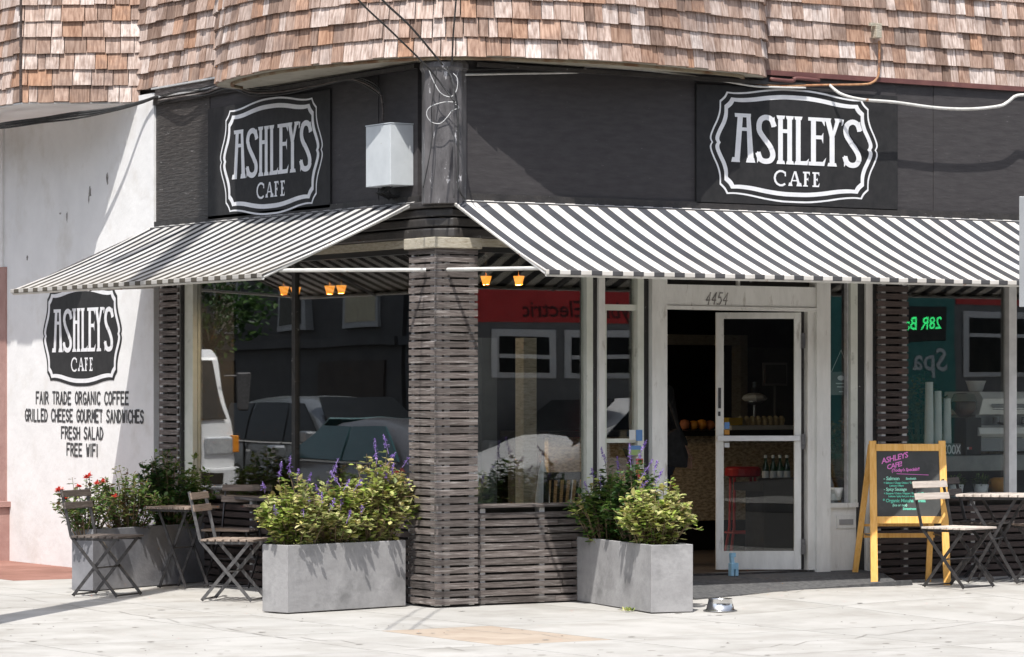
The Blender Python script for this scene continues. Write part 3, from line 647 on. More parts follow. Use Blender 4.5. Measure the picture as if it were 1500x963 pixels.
# rim trim under the bay and a cornice rail tight to the wall
rt = MB(); inner = [v * .0 + Vector((v.x * .93 + .01, v.y * .93 + .01)) for v in bay]
for i in range(4, len(bay) - 4): rt.bar((inner[i].x, inner[i].y, 3.98), (inner[i + 1].x, inner[i + 1].y, 3.98), .025, .02)
rt.build("soffit_trim", "rust_trim", B)
wr_ = MB()
for a, b2 in (((.25, -.05), (2.9, -.05)), ((-.05, .3), (-.05, 2.9))): wr_.bar((a[0], a[1], 3.955), (b2[0], b2[1], 3.955), .035, .03)
wr_.build("soffit_rail", "cornice_black", B)
shingles(bay, 4.0, .139, 26, -1 if True else 1, 3, cbay)
fr_ = MB().box(2.9, .02, 4.05, 9.9, .05, 7.6).build("shingled_wall", "dark_sheath", B)
shingles(FL_R, 4.055, .139, 25, -1, 2, fr_)
fl_ = MB().box(.02, 2.9, 4.14, .05, 5.05, 7.6).build("shingled_wall", "dark_sheath", B)
shingles(FL_L, 4.15, .139, 25, -1, 3, fl_)
b2_ = MB().prism([(0.05, 5.0), (-.83, 5.6), (-.83, 8.4), (.05, 8.4)], 4.05, 7.6).build("side_bay", "dark_sheath", B)
shingles(BAY2, 4.055, .139, 25, 1, 6, b2_)
MB().prism([(0.05, 5.0), (-.84, 5.6), (-.84, 8.4), (.05, 8.4)], 4.035, 4.049).build("soffit", "render_white", B)
bx(B, "flashing", "flashing", 2.88, -.035, 4.02, 10, .04, 4.058)
for a, b2 in ((BAY2[0], BAY2[1]),):
    pass
bx(B, "corner_board", "slat_dark", -.853, 5.585, 4.055, -.838, 5.615, 7.6)
bx(B, "roof", "asphalt", -1.0, -.8, 7.6, 10.2, 12, 7.75)  # unseen roof slab, put on to keep daylight out of the interior
print("shingles", NSH[0])

# neighbour beyond the white wall
NB = thing("neighbour_building", "next-door building with pinkish brown lower wall at the far left edge", "building", (0, onL(10, 600).y, 0))
v10 = onL(10, 600).y
bx(NB, "upper_wall", "render_white", -.05, v10 + .005, onL(5, 392).z, .3, v10 + 9, 5.5)
bx(NB, "lower_wall", "brick_pink", -.04, onL(14, 600).y, 0, .3, v10 + 9, onL(5, 392).z)
bx(NB, "plinth", "brick_pink", -.16, v10 - .12, -.02, .3, v10 + 9, onL(8, 742).z, bevel=.01); bx(NB, "plinth_cap", "brick_pink", -.19, v10 - .15, onL(8, 742).z, .3, v10 + 9, onL(8, 742).z + .05)

# ================================================================== AWNINGS
def awning(name, label, wall, a, b, mat):
    t = thing(name, label, "awning", ((a, 0, 2.4) if wall == 'R' else (0, a, 2.4)))
    O = 1.28; Z1, Z0 = 2.965, 2.405; n = int((b - a) / .17) + 1; mb = MB(); m = 8
    def P(s, q, dz=0):
        u = a + (b - a) * s; sag = -.018 * sin(pi * q) - .006 * abs(sin(u * 3.1)) * sin(pi * q)
        z = Z1 + (Z0 - Z1) * q + sag + dz; o = .02 + O * q
        return (u, -o, z) if wall == 'R' else (-o, u, z)
    N = n * 2
    vs = [P(i / N, j / m, dz) for dz in (0, -.006) for i in range(N + 1) for j in range(m + 1)]
    k = (N + 1) * (m + 1); fs = []
    for i in range(N):
        for j in range(m):
            q = (i * (m + 1) + j, (i + 1) * (m + 1) + j, (i + 1) * (m + 1) + j + 1, i * (m + 1) + j + 1)
            fs.append(q if wall == 'L' else q[::-1]); fs.append(tuple(x + k for x in (q[::-1] if wall == 'L' else q)))
    mb.add(vs, fs); c = mb.build("canopy", mat, t, world=True, smooth=True)
    h = MB()
    def Q(u, o, z): return (u, -o, z) if wall == 'R' else (-o, u, z)
    h.bar(Q(a, 1.305, 2.395), Q(b, 1.305, 2.395), .018, .034); h.build("hem", mat, t, world=True, bevel=.005)
    f = MB(); f.tube([Q(a + .01, 1.285, 2.378), Q(b - .01, 1.285, 2.378)], .014); f.build("front_rail", "pipe_white", t, world=True)
    f = MB(); f.tube([Q(a + .02, .03, 2.945), Q(b - .02, .03, 2.945)], .015); f.build("wall_rail", "cable_grey", t, world=True)
    for e in (a + .015, b - .015):
        MB().tube([Q(e, .03, 2.94), Q(e, 1.28, 2.385)], .012).build("rafter", "pipe_white" if e < a + .1 else "steel_grey", t, world=True)
    for e in (([a + (b - a) * i / 4 for i in (1, 2, 3)]) if wall == 'R' else [a + (b - a) * i / 3 for i in (1, 2)]):
        MB().tube([Q(e, .03, 2.915), Q(e, 1.28, 2.365)], .011).build("rafter", "steel_grey", t, world=True)
    # horizontal strut from the column or wall to the front corner
    if wall == 'R': st_ = [(-.06, -.165, 2.445), (a + .03, -1.20, 2.425)]
    else: st_ = [(-.165, -.03, 2.445), (-1.14, a + .03, 2.435)]
    MB().tube(st_, .014).build("strut", "pipe_white", t, world=True)
    e = b - .05; MB().tube([Q(e, .03, 2.45), Q(e, 1.27, 2.39)], .012).build("strut", "pipe_white", t, world=True)
awning("striped_awning", "black and white striped awning over the door and right windows", 'R', .05, 7.2, "stripe_right")
awning("striped_awning", "weathered striped awning sloping out over the left window, its far tip over the white wall", 'L', .36, 4.76, "stripe_left")

# ================================================================== LETTERING
ST = {  # stroke font in a 0..1 box
 'A': [[(0, 0), (.5, 1), (1, 0)], [(.2, .38), (.8, .38)]], 'B': [[(0, 0), (0, 1), (.7, 1), (.85, .78), (.7, .55), (0, .55)], [(.7, .55), (1, .28), (.8, 0), (0, 0)]],
 'C': [[(1, .85), (.7, 1), (.25, .95), (0, .6), (0, .35), (.25, .05), (.7, 0), (1, .15)]], 'D': [[(0, 0), (0, 1), (.6, .92), (1, .5), (.6, .06), (0, 0)]],
 'E': [[(1, 1), (0, 1), (0, 0), (1, 0)], [(0, .52), (.8, .52)]], 'F': [[(1, 1), (0, 1), (0, 0)], [(0, .52), (.8, .52)]],
 'G': [[(1, .85), (.6, 1), (.1, .8), (0, .4), (.3, .03), (.8, .03), (1, .2), (1, .45), (.6, .45)]], 'H': [[(0, 0), (0, 1)], [(1, 0), (1, 1)], [(0, .5), (1, .5)]],
 'I': [[(.5, 0), (.5, 1)]], 'L': [[(0, 1), (0, 0), (.9, 0)]], 'M': [[(0, 0), (.1, 1), (.5, .35), (.9, 1), (1, 0)]], 'N': [[(0, 0), (0, 1), (1, 0), (1, 1)]],
 'O': [[(.5, 1), (.12, .85), (0, .5), (.12, .15), (.5, 0), (.88, .15), (1, .5), (.88, .85), (.5, 1)]], 'R': [[(0, 0), (0, 1), (.75, .95), (.9, .75), (.7, .52), (0, .48)], [(.4, .5), (1, 0)]],
 'S': [[(1, .85), (.6, 1), (.15, .9), (.05, .7), (.3, .55), (.75, .45), (.95, .25), (.8, .05), (.35, 0), (0, .15)]], 'T': [[(0, 1), (1, 1)], [(.5, 1), (.5, 0)]],
 'U': [[(0, 1), (0, .25), (.3, 0), (.7, 0), (1, .25), (1, 1)]], 'W': [[(0, 1), (.25, 0), (.5, .7), (.75, 0), (1, 1)]], 'X': [[(0, 0), (1, 1)], [(0, 1), (1, 0)]], 'Y': [[(0, 1), (.5, .5), (1, 1)], [(.5, .5), (.5, 0)]],
 '4': [[(.75, 0), (.75, 1), (0, .35), (1, .35)]], '5': [[(.9, 1), (.15, 1), (.08, .58), (.6, .62), (.95, .35), (.7, .02), (.05, .05)]], ' ': []}
class Flat:
    """2D strokes laid on a wall; every stroke sits a hair above the last"""
    def __init__(s, fn, base=.0): s.fn = fn; s.mb = MB(); s.k = 0; s.base = base
    def poly(s, pts, th=0):
        h = s.base + .00025 * (s.k % 12); s.k += 1
        s.mb.add([s.fn(x, y, h) for x, y in pts], [tuple(range(len(pts)))])
    def stroke(s, pts, w, cap=.5):
        for i in range(len(pts) - 1):
            a = Vector(pts[i]); b = Vector(pts[i + 1]); d = b - a
            if d.length < 1e-6: continue
            d.normalize(); n = Vector((-d.y, d.x)) * w / 2; a = a - d * w * cap * (.8 if i else 1); b = b + d * w * cap * .8
            s.poly([a - n, b - n, b + n, a + n])
    def text(s, txt, x0, x1, y0, y1, w, gap=.35, space=.7):
        units = sum((space if c == ' ' else (.3 if c == 'I' else 1)) + gap for c in txt) - gap; u = (x1 - x0) / units; x = x0
        for c in txt:
            cw = (space if c == ' ' else (.3 if c == 'I' else 1)) * u
            jy = ru(-.02, .02) * (y1 - y0)
            for pl in ST.get(c, []): s.stroke([(x + p[0] * cw, y0 + jy + p[1] * (y1 - y0)) for p in pl], w, .35)
            x += cw + gap * u
def arc_s(x0, x1, y0, y1):
    pts = [(.96, .80), (.80, .94), (.50, .985), (.20, .93), (.08, .80), (.14, .66), (.38, .52), (.66, .38), (.86, .24), (.88, .12), (.72, .03), (.42, .01), (.16, .06), (.02, .19)]
    pts = catmull([Vector(p) for p in pts], 4); return [(x0 + p.x * (x1 - x0), y0 + p.y * (y1 - y0)) for p in pts]
OUT = [(0, 362), (90, 360), (190, 348), (300, 328), (380, 320), (432, 322)]
OUT2 = [(432, 322), (448, 292), (476, 264)]
OUT3 = [(476, 264), (478, 205), (492, 150), (516, 95), (533, 50), (536, 22), (526, 0)]
def outline():
    q = [tuple(p) for p in catmull([Vector(p) for p in OUT], 5)[:-1]] + [tuple(p) for p in catmull([Vector(p) for p in OUT2], 4)[:-1]] + [tuple(p) for p in catmull([Vector(p) for p in OUT3], 5)]
    top = q + [(x, -y) for x, y in q[-2::-1]]
    return top + [(-x, y) for x, y in top[-2:0:-1]]
OL = outline()
def inset(pts, d): return [(x * (1 - d / 535), y * (1 - 1.15 * d / 362)) for x, y in pts]
def ring(fl, pa, pb):
    n = len(pa); h = fl.base + .0002
    fl.mb.add([fl.fn(x, y, h) for x, y in pa] + [fl.fn(x, y, h) for x, y in pb], [(i, (i + 1) % n, n + (i + 1) % n, n + i) for i in range(n)])
def letters(fl):
    T, Bo = 190, -118
    def L(pts, w): fl.stroke(pts, w, .0)
    def serif(x0, x1, y, up=True):
        h = 22 if up else -22
        fl.poly([(x0, y), (x1, y), (x1 - 6, y + h), (x0 + 6, y + h)])
    # A
    fl.poly([(-385, Bo), (-352, Bo), (-330, T), (-363, T)]); fl.poly([(-310, T), (-275 - 10, T), (-262, Bo), (-300, Bo)])
    fl.poly([(-383, T), (-281, T), (-283, T - 24), (-381, T - 24)]); fl.poly([(-352, 80), (-298, 80), (-298, 102), (-350, 102)])
    fl.poly([(-405, Bo), (-350, Bo), (-354, Bo + 30), (-398, Bo + 30)]); fl.poly([(-313, Bo), (-254, Bo), (-262, Bo + 30), (-305, Bo + 30)])
    for x0, x1, yo in ((-240, -132, 0), (318, 422, 0)):
        fl.stroke(arc_s(x0, x1, Bo + 10, T - 12), 33, .12)
        fl.poly([(x1 - 22, T - 78), (x1 + 4, T - 74), (x1 - 2, T + 2 - 12), (x1 - 20, T - 30)]); fl.poly([(x0 - 4, Bo + 74), (x0 + 20, Bo + 66), (x0 + 12, Bo + 22), (x0 - 4, Bo - 2)])
    # H
    for a, b in ((-110, -80), (-52, -22)): fl.poly([(a, Bo), (b, Bo), (b, T), (a, T)])
    fl.poly([(-82, 80), (-50, 80), (-50, 104), (-82, 104)])
    for a, b in ((-121, -66), (-61, -9)): serif(a, b, Bo); serif(a, b, T, False)
    # L
    fl.poly([(4, Bo), (34, Bo), (34, T), (4, T)]); serif(-7, 46, T, False); serif(-7, 46, Bo); fl.poly([(30, Bo), (78, Bo), (88, Bo + 44), (70, Bo + 26), (30, Bo + 24)])
    # E
    fl.poly([(100, Bo), (132, Bo), (132, T), (100, T)]); fl.poly([(82, T), (190, T), (188, T - 54), (170, T - 24), (82, T - 22)]); fl.poly([(130, 52), (168, 52), (178, 24), (180, 96), (168, 76), (130, 76)])
    fl.poly([(84, Bo), (186, Bo), (197, Bo + 54), (176, Bo + 26), (84, Bo + 24)])
    # Y
    fl.poly([(220, Bo), (252, Bo), (252, 70), (220, 70)]); fl.poly([(188, T), (222, T), (252, 62), (222, 62)]); fl.poly([(262, T), (290, T), (250, 70), (232, 74)])
    serif(183, 232, T, False); serif(252, 298, T, False); serif(206, 268, Bo)
    # apostrophe
    fl.poly([(296, T - 2), (314, T - 4), (308, T - 38), (298, T - 46), (300, T - 26)])
    # CAFE
    t2, b2 = -160, -255
    fl.stroke([(-92 + 40 * cos(a) * 1.0, -208 + 46 * sin(a)) for a in [R(50 + i * 26) for i in range(11)]], 13, .2)
    fl.poly([(-68, t2 - 6), (-60, t2 - 6), (-60, t2 - 36), (-68, t2 - 34)])
    fl.poly([(-38, b2), (-29, b2), (0, t2), (-8, t2)]); fl.poly([(-8, t2), (6, t2), (34, b2), (17, b2)]); fl.poly([(-22, -224), (18, -224), (18, -216), (-20, -216)]); serif(-46, -18, b2); serif(6, 42, b2)
    for x, wdt in ((56, 0), (118, 1)):
        fl.poly([(x, b2), (x + 15, b2), (x + 15, t2), (x, t2)]); fl.poly([(x - 8, t2), (x + 36, t2), (x + 36, t2 - 26), (x + 28, t2 - 11), (x - 8, t2 - 11)]); fl.poly([(x + 13, -213), (x + 22, -213), (x + 26, -222), (x + 26, -194), (x + 22, -203), (x + 13, -203)])
        if wdt: fl.poly([(x - 8, b2), (x + 34, b2), (x + 38, b2 + 28), (x + 28, b2 + 10), (x - 8, b2 + 10)])
        else: fl.poly([(x - 8, b2), (x + 24, b2), (x + 22, b2 + 9), (x - 6, b2 + 9)])
def cafe_sign(label, wall, pxc, pyc, width, panel=True, hw=None, skew=0):
    c = onR(pxc, pyc, .02) if wall == 'R' else onL(pxc, pyc, .02 if panel else .027)
    t = thing("cafe_sign", label, "sign", c); s = width / 1072; fo = .022 if panel else .0275
    def fn(x, y, h):
        y = y * (.80 if panel else .82)
        return (c.x + x * s, -fo - h, c.z + y * s) if wall == 'R' else (-fo - h, c.y - x * s, c.z + y * s)
    if panel:
        if wall == 'R': bx(t, "panel", "sign_black", hw[0], -.022, c.z - hw[2], hw[1], -.004, c.z + hw[3])
        else: bx(t, "panel", "sign_black", -.022, hw[0], c.z - hw[2], -.004, hw[1], c.z + hw[3])
        f = Flat(fn, .001); ring(f, OL, inset(OL, 10)); i1 = inset(OL, 34); ring(f, i1, inset(OL, 58)); f.mb.build("border", "sign_white", t, world=True)
    else:
        f = Flat(fn, .0008); f.mb.add([fn(x, y, .0008) for x, y in OL], [tuple(range(len(OL)))]); f.mb.build("painted_shield", "sign_black", t, world=True)
        f = Flat(fn, .002); ring(f, inset(OL, 20), inset(OL, 46)); f.mb.build("border", "sign_white", t, world=True)
    f = Flat(fn, .0022); letters(f); f.mb.v = f.mb.v; f.mb.build("lettering", "sign_white", t, world=True)
    return t
cafe_sign("black ASHLEY'S CAFE sign on the fascia above the awning over the door", 'R', 1164.5, 214.5, 1.64, True, (onR(1018, 215).x, onR(1312, 215).x, .47, .44))
cafe_sign("black ASHLEY'S CAFE sign on the fascia left of the pale junction box", 'L', 396, 229, 1.72, True, (onL(487, 229).y, onL(308, 229).y, .455, .455))
cafe_sign("ASHLEY'S CAFE shield painted in black on the white side wall", 'L', 119.5, 491, 1.64, False)
WT = thing("wall_lettering", "black hand-painted menu words on the white wall, FAIR TRADE ORGANIC COFFEE down to FREE WIFI", "lettering", onL(120, 620, .027))
def wl_text(txt, px0, px1, py0, py1):
    a, b = onL(px0, py1, .027), onL(px1, py1, .027); z0 = (a.z + b.z) / 2; z1 = (onL(px0, py0, .027).z + onL(px1, py0, .027).z) / 2
    Lw = a.y - b.y; gap, space = .42, .75
    cw = lambda c: (space if c == ' ' else (.3 if c == 'I' else 1)) + gap
    u = Lw / (sum(cw(c) for c in txt) - gap); x = 0
    for word in txt.split(' '):
        f = Flat(lambda x, y, h: (-.0262 - h, a.y - x, z0 + y), .0006); ww = sum(cw(c) for c in word) - gap
        f.text(word, x, x + ww * u, 0, z1 - z0, .0215, gap, space); f.mb.build("word", "text_black", WT, world=True); x += (ww + gap + space + gap) * u
wl_text("FAIR TRADE ORGANIC COFFEE", 53, 188, 575, 592); wl_text("GRILLED CHEESE GOURMET SANDWICHES", 37, 210, 601, 618)
wl_text("FRESH SALAD", 90, 151, 626.5, 643); wl_text("FREE WIFI", 98, 143, 651, 668)
# house number on the door header
DN = thing("house_number", "faded 4454 painted on the white header over the door", "number", onR(1055, 436, .036)); a = onR(1033, 446, .036)
f = Flat(lambda x, y, h: (a.x + x + y * .25, -.0362 - h, a.z + y), .0006); f.text("4454", 0, .20, 0, .09, .010, .45); f.mb.build("digits", "text_grey", DN, world=True)

def font_mesh(name, txt, size, mat, parent, mtx, bold=0, shear=0, align='LEFT', space=1.0):
    c = bpy.data.curves.new("font_tmp", 'FONT'); c.body = txt; c.size = size; c.offset = bold; c.shear = shear; c.align_x = align; c.space_character = space; c.resolution_u = 2
    o = bpy.data.objects.new("font_tmp", c); COL.objects.link(o)
    dg = bpy.context.evaluated_depsgraph_get(); dg.update(); me = bpy.data.meshes.new_from_object(o.evaluated_get(dg)); bpy.data.objects.remove(o)
    me.materials.clear(); me.materials.append(M[mat]); q = bpy.data.objects.new(name, me); COL.objects.link(q); q.parent = parent; q.matrix_basis = mtx; return q

# ================================================================== WALL FITTINGS
jb = thing("junction_box", "pale grey-blue metal junction box on the fascia beside the corner pillar", "box", (-.1, .6, 3.085))
bx(jb, "housing", "box_paint", -.2, .42, 3.085, -.0, .78, 3.535, bevel=.004)
MB().prism([(-.203, .417), (-.0, .417), (-.0, .783), (-.203, .783)], 3.537, 3.545).build("lid", "box_paint", jb, world=True)
cb2 = MB()
for i in range(16):
    o = ru(-.04, .05); cb2.tube([(-.10 + ru(-.03, .03), .62 + o, 3.09), (-.12 + ru(-.05, .02), .64 + o * 1.3, 3.04), (-.05, .66 + o * 1.6, 2.99 + ru(0, .03)), (-.02, .68 + ru(-.1, .1), 3.02)], .006, 5)
cb2.build("cable_tails", "cable_black", jb, world=True)
def cable(name, label, pts, r, mat, sm=8, cat="cable", n=6, grp=None):
    p = catmull([Vector(q) for q in pts], sm); c = MB().tube(p, r, n).build(name, mat, smooth=True); tag(c, label, cat, grp); return c
def Rp(px, py, o): return tuple(onR(px, py, o))
def Lp(px, py, o): return tuple(onL(px, py, o))
cable("conduit", "white conduit sagging across the fascia to the right of the door sign", [Rp(1215, 125, .05), Rp(1232, 138, .12), Rp(1262, 146, .19), Rp(1310, 150, .19), Rp(1370, 158, .19), Rp(1420, 160, .19), Rp(1462, 156, .19), Rp(1476, 150, .19), Rp(1488, 141, .19), Rp(1506, 139, .19), Rp(1560, 137, .1)], .0135, "pipe_white")
cable("conduit", "grey conduit running up to the fixture on the shingles, bending left below", [Rp(1100, 121, .04), Rp(1140, 126, .04), Rp(1200, 125, .05), Rp(1262, 124, .05), Rp(1278, 121, .055), Rp(1286, 112, .055), Rp(1288, 95, .055), Rp(1288, 60, .055)], .010, "pipe_rust")
cable("pipe", "maroon pipe under the shingles right of the corner bay", [Rp(1128, 116, .05), Rp(1160, 119, .05), Rp(1166, 115, .05), Rp(1200, 118, .05)], .016, "flashing", 4, "pipe")
lf = thing("light_fixture", "small cream lamp holder on the shingles at the top of the rusty conduit", "fixture", onR(1288, 60, .06))
bx(lf, "housing", "cream_beam", *(lambda a, b: (a.x, -.10, b.z, b.x, -.03, a.z))(onR(1284, 34, .1), onR(1292, 56, .1)), bevel=.004)
bx(lf, "bracket", "cream_beam", *(lambda a, b: (a.x, -.09, b.z, b.x, -.06, a.z))(onR(1277, 33, .1), onR(1284, 38, .1)))
for i, (y0, y1) in enumerate(((85, 97), (92, 103))):
    cable("wall_cable", ["thin black cable clipped along the top of the door-side fascia", "grey conduit along the fascia top from the corner pillar to the sign"][i],
          [Rp(668, y0 + 18, .03), Rp(760, y0 + 16, .02 + .01 * i), Rp(850, y0 + 14, .03), Rp(865, y0 + 6, .04), Rp(960, y1 + 2, .05), Rp(1060, y1 + 16, .05), Rp(1110, y1 + 24, .05), Rp(1180, y1 + 26, .05)], .006 + .003 * i, "cable_black" if i == 0 else "pipe_white")
# tangle along the left fascia top
names = ["slack black cable along the top of the left fascia", "second slack cable looping above the left sign", "frayed brown cable bundle on the ledge at the end of the left fascia", "thin black wire dipping over the left sign"]
for i in range(4):
    d = i * 4
    cable("wall_cable", names[i], [Lp(232, 141 + d * .8, .04), Lp(262, 132 + d + ru(-3, 3), .09), Lp(300, 128 + d, .05), Lp(335, 118 + d, .06), Lp(372, 128 + d, .08), Lp(420, 128 + ru(-3, 3) + d * .6, .05), Lp(475, 120 + d * .4, .06), Lp(515, 112 + d * .5, .05), Lp(552, 125 + d, .05), Lp(560, 150, .03), Lp(561, 178, .03)], .006 + .003 * (i == 2), "cable_black" if i != 2 else "slat_wood")
names = ["black cable bundle running under the left bay soffit", "second black cable under the left bay", "third drooping black cable under the left bay"]
for i in range(3):
    cable("wall_cable", names[i], [(-.12 - .1 * i, 8.2, 4.0), tuple(at(2, 182 + 3 * i, 28.9)), tuple(at(60, 174 + 3 * i, 28.5)), tuple(at(110, 166 + 4 * i, 28.2)), tuple(at(160, 160 + 2 * i, 28.0)), Lp(205, 150 + i, .1), Lp(232, 141, .05)], .013 - .002 * i, "cable_black")
# corner pillar cables
PX = lambda px, py, o=.0: tuple(at(px, py, 23.72 - o))
cable("looped_cable", "white looped cable hanging on the upper corner pillar", [PX(628, 101), PX(633, 115), PX(645, 136), PX(660, 142), PX(669, 132), PX(670, 116), PX(664, 108)], .0036, "cable_grey", 10)
cable("looped_cable", "white oval loop of cable lower on the corner pillar", [PX(668, 150), PX(650, 150), PX(630, 157), PX(625, 168), PX(632, 179), PX(645, 181), PX(655, 172), PX(662, 163), PX(672, 158), PX(667, 153)], .0036, "cable_grey", 10)
cable("drop_cable", "dark cable running down the right side of the corner pillar", [PX(655, 98), PX(662, 120), PX(669, 150), PX(671, 190), PX(671, 240), PX(670, 265), PX(674, 282), PX(681, 292, -.1)], .007, "cable_black")
cable("drop_cable", "thin cable curving down the face of the corner pillar", [PX(640, 100), PX(636, 130), PX(632, 160), PX(633, 200), PX(628, 235), PX(620, 275)], .004, "cable_black")
cable("drop_cable", "silver weatherproof conduit on the right edge of the corner pillar", [PX(650, 100), PX(660, 110), PX(664, 125), PX(665, 160), PX(665, 230), PX(665, 290)], .006, "steel_grey")
# service wires
pole_p = wc(-3.74, 21.5)
cable("service_wire", "left one of the two overhead wires coming down to the corner pillar", [tuple(at(400, -160, 19.0)), tuple(at(470, -70, 21)), tuple(at(525, 0, 22.2)), tuple(at(575, 48, 22.9)), tuple(at(630, 103, 23.6)), tuple(at(666, 150, 23.65))], .007, "cable_black")
cable("service_wire", "right one of the two overhead wires coming down to the corner pillar", [tuple(at(440, -160, 19.0)), tuple(at(505, -65, 21)), tuple(at(560, 0, 22.2)), tuple(at(602, 40, 22.9)), tuple(at(648, 95, 23.5))], .008, "cable_black")
cable("service_wire", "nearly upright wire in front of the corner shingles", [tuple(at(672, -80, 23.0)), tuple(at(668, 0, 23.1)), tuple(at(664, 50, 23.2)), tuple(at(662, 95, 23.6))], .006, "cable_black")
# utility pole out of frame whose shadow crosses the pavement and the left awning
up = thing("utility_pole", "tall wooden utility pole standing outside the frame on the left", "pole", (pole_p.x, pole_p.y, 0))
MB().tube([(0, 0, -.1), (0, 0, 13.6)], .16, 14, r2=.12).build("pole", "pole_wood", up, smooth=True)
MB().bar((-1.0, 0, 13.0), (1.0, 0, 13.0), .1, .12).build("crossarm", "pole_wood", up)
for x in (-.9, -.5, .5, .9): MB().lathe([(.03, 13.06), (.05, 13.10), (.035, 13.16), (.02, 13.2)], (x, 0, 0), 10).build("insulator", "cable_grey", up)
# back of a street sign at the right edge
sp = thing("street_sign", "pale rounded back of a street sign cut off by the right edge of the photo", "sign", tuple(wc((1545 - 750) / F * 21, 21, 0)), yaw(0))
a0 = (1493 - 1545) / F * 21; zz0, zz1 = 1.557 + (575 - 450) / F * 21, 1.557 + (575 - 288) / F * 21
MB().box(a0, -.004, zz0, -a0, .004, zz1).build("plate", "sign_back", sp, bevel=.003)
for nm in ("plate",):
    pass
MB().tube([(0, .03, -.02), (0, .03, 2.9)], .025, 12).build("post", "steel_grey", sp)

# ================================================================== PLANTERS
def planter(label, A, Bp, depth, h, mat, side=1):
    """A,Bp: world points of the front bottom edge; depth goes away"""
    A = Vector((A.x, A.y, 0)); Bp = Vector((Bp.x, Bp.y, 0)); d = (Bp - A); Ln = d.length; d.normalize(); rz = math.atan2(d.y, d.x)
    t = thing("planter", label, "planter", A, rz, "concrete planter boxes in front of the cafe"); tk = .022
    mb = MB(); a = (0, 0, Ln, depth * side)
    y0, y1 = sorted((0, depth * side))
    o = [(0, y0), (Ln, y0), (Ln, y1), (0, y1)]; i_ = [(tk, y0 + tk), (Ln - tk, y0 + tk), (Ln - tk, y1 - tk), (tk, y1 - tk)]
    vs = [(x, y, .005) for x, y in o] + [(x, y, h) for x, y in o] + [(x, y, h) for x, y in i_] + [(x, y, h - .12) for x, y in i_]
    fs = [(3, 2, 1, 0)] + [(k, (k + 1) % 4, 4 + (k + 1) % 4, 4 + k) for k in range(4)] + [(4 + k, 4 + (k + 1) % 4, 8 + (k + 1) % 4, 8 + k) for k in range(4)] + [(8 + k, 8 + (k + 1) % 4, 12 + (k + 1) % 4, 12 + k) for k in range(4)] + [(12, 13, 14, 15)]
    mb.add(vs, fs); mb.build("box", mat, t, bevel=.004)
    MB().box(tk, y0 + tk, h - .10, Ln - tk, y1 - tk, h - .035).build("soil", "soil", t)
    return t, Ln, depth * side
P1, L1, D1 = planter("pale grey planter of purple-flowered plants left of the slatted corner column", onG(421, 899.5), onG(594.5, 888.5), .27, .482, "concrete_planter_pale")
P2, L2, D2 = planter("grey planter of yellow-green salvia beside the open doorway", onG(954, 899), onG(1015, 897), .42, .482, "concrete_planter_pale")
bpy.data.objects.remove([c for c in P2.children if c.name.startswith("box")][0]); bpy.data.objects.remove([c for c in P2.children if c.name.startswith("soil")][0]); bpy.data.objects.remove(P2)
P2, L2, D2 = planter("grey planter of yellow-green salvia between the middle window and the door", onG(838.5, 880), onG(954, 899), .32, .482, "concrete_planter_pale")
P3, L3, D3 = planter("darker grey planter with red flowers and dark leafy shrubs against the left window", onG(136, 866.5), onG(299.6, 853), .21, .485, "concrete_planter")

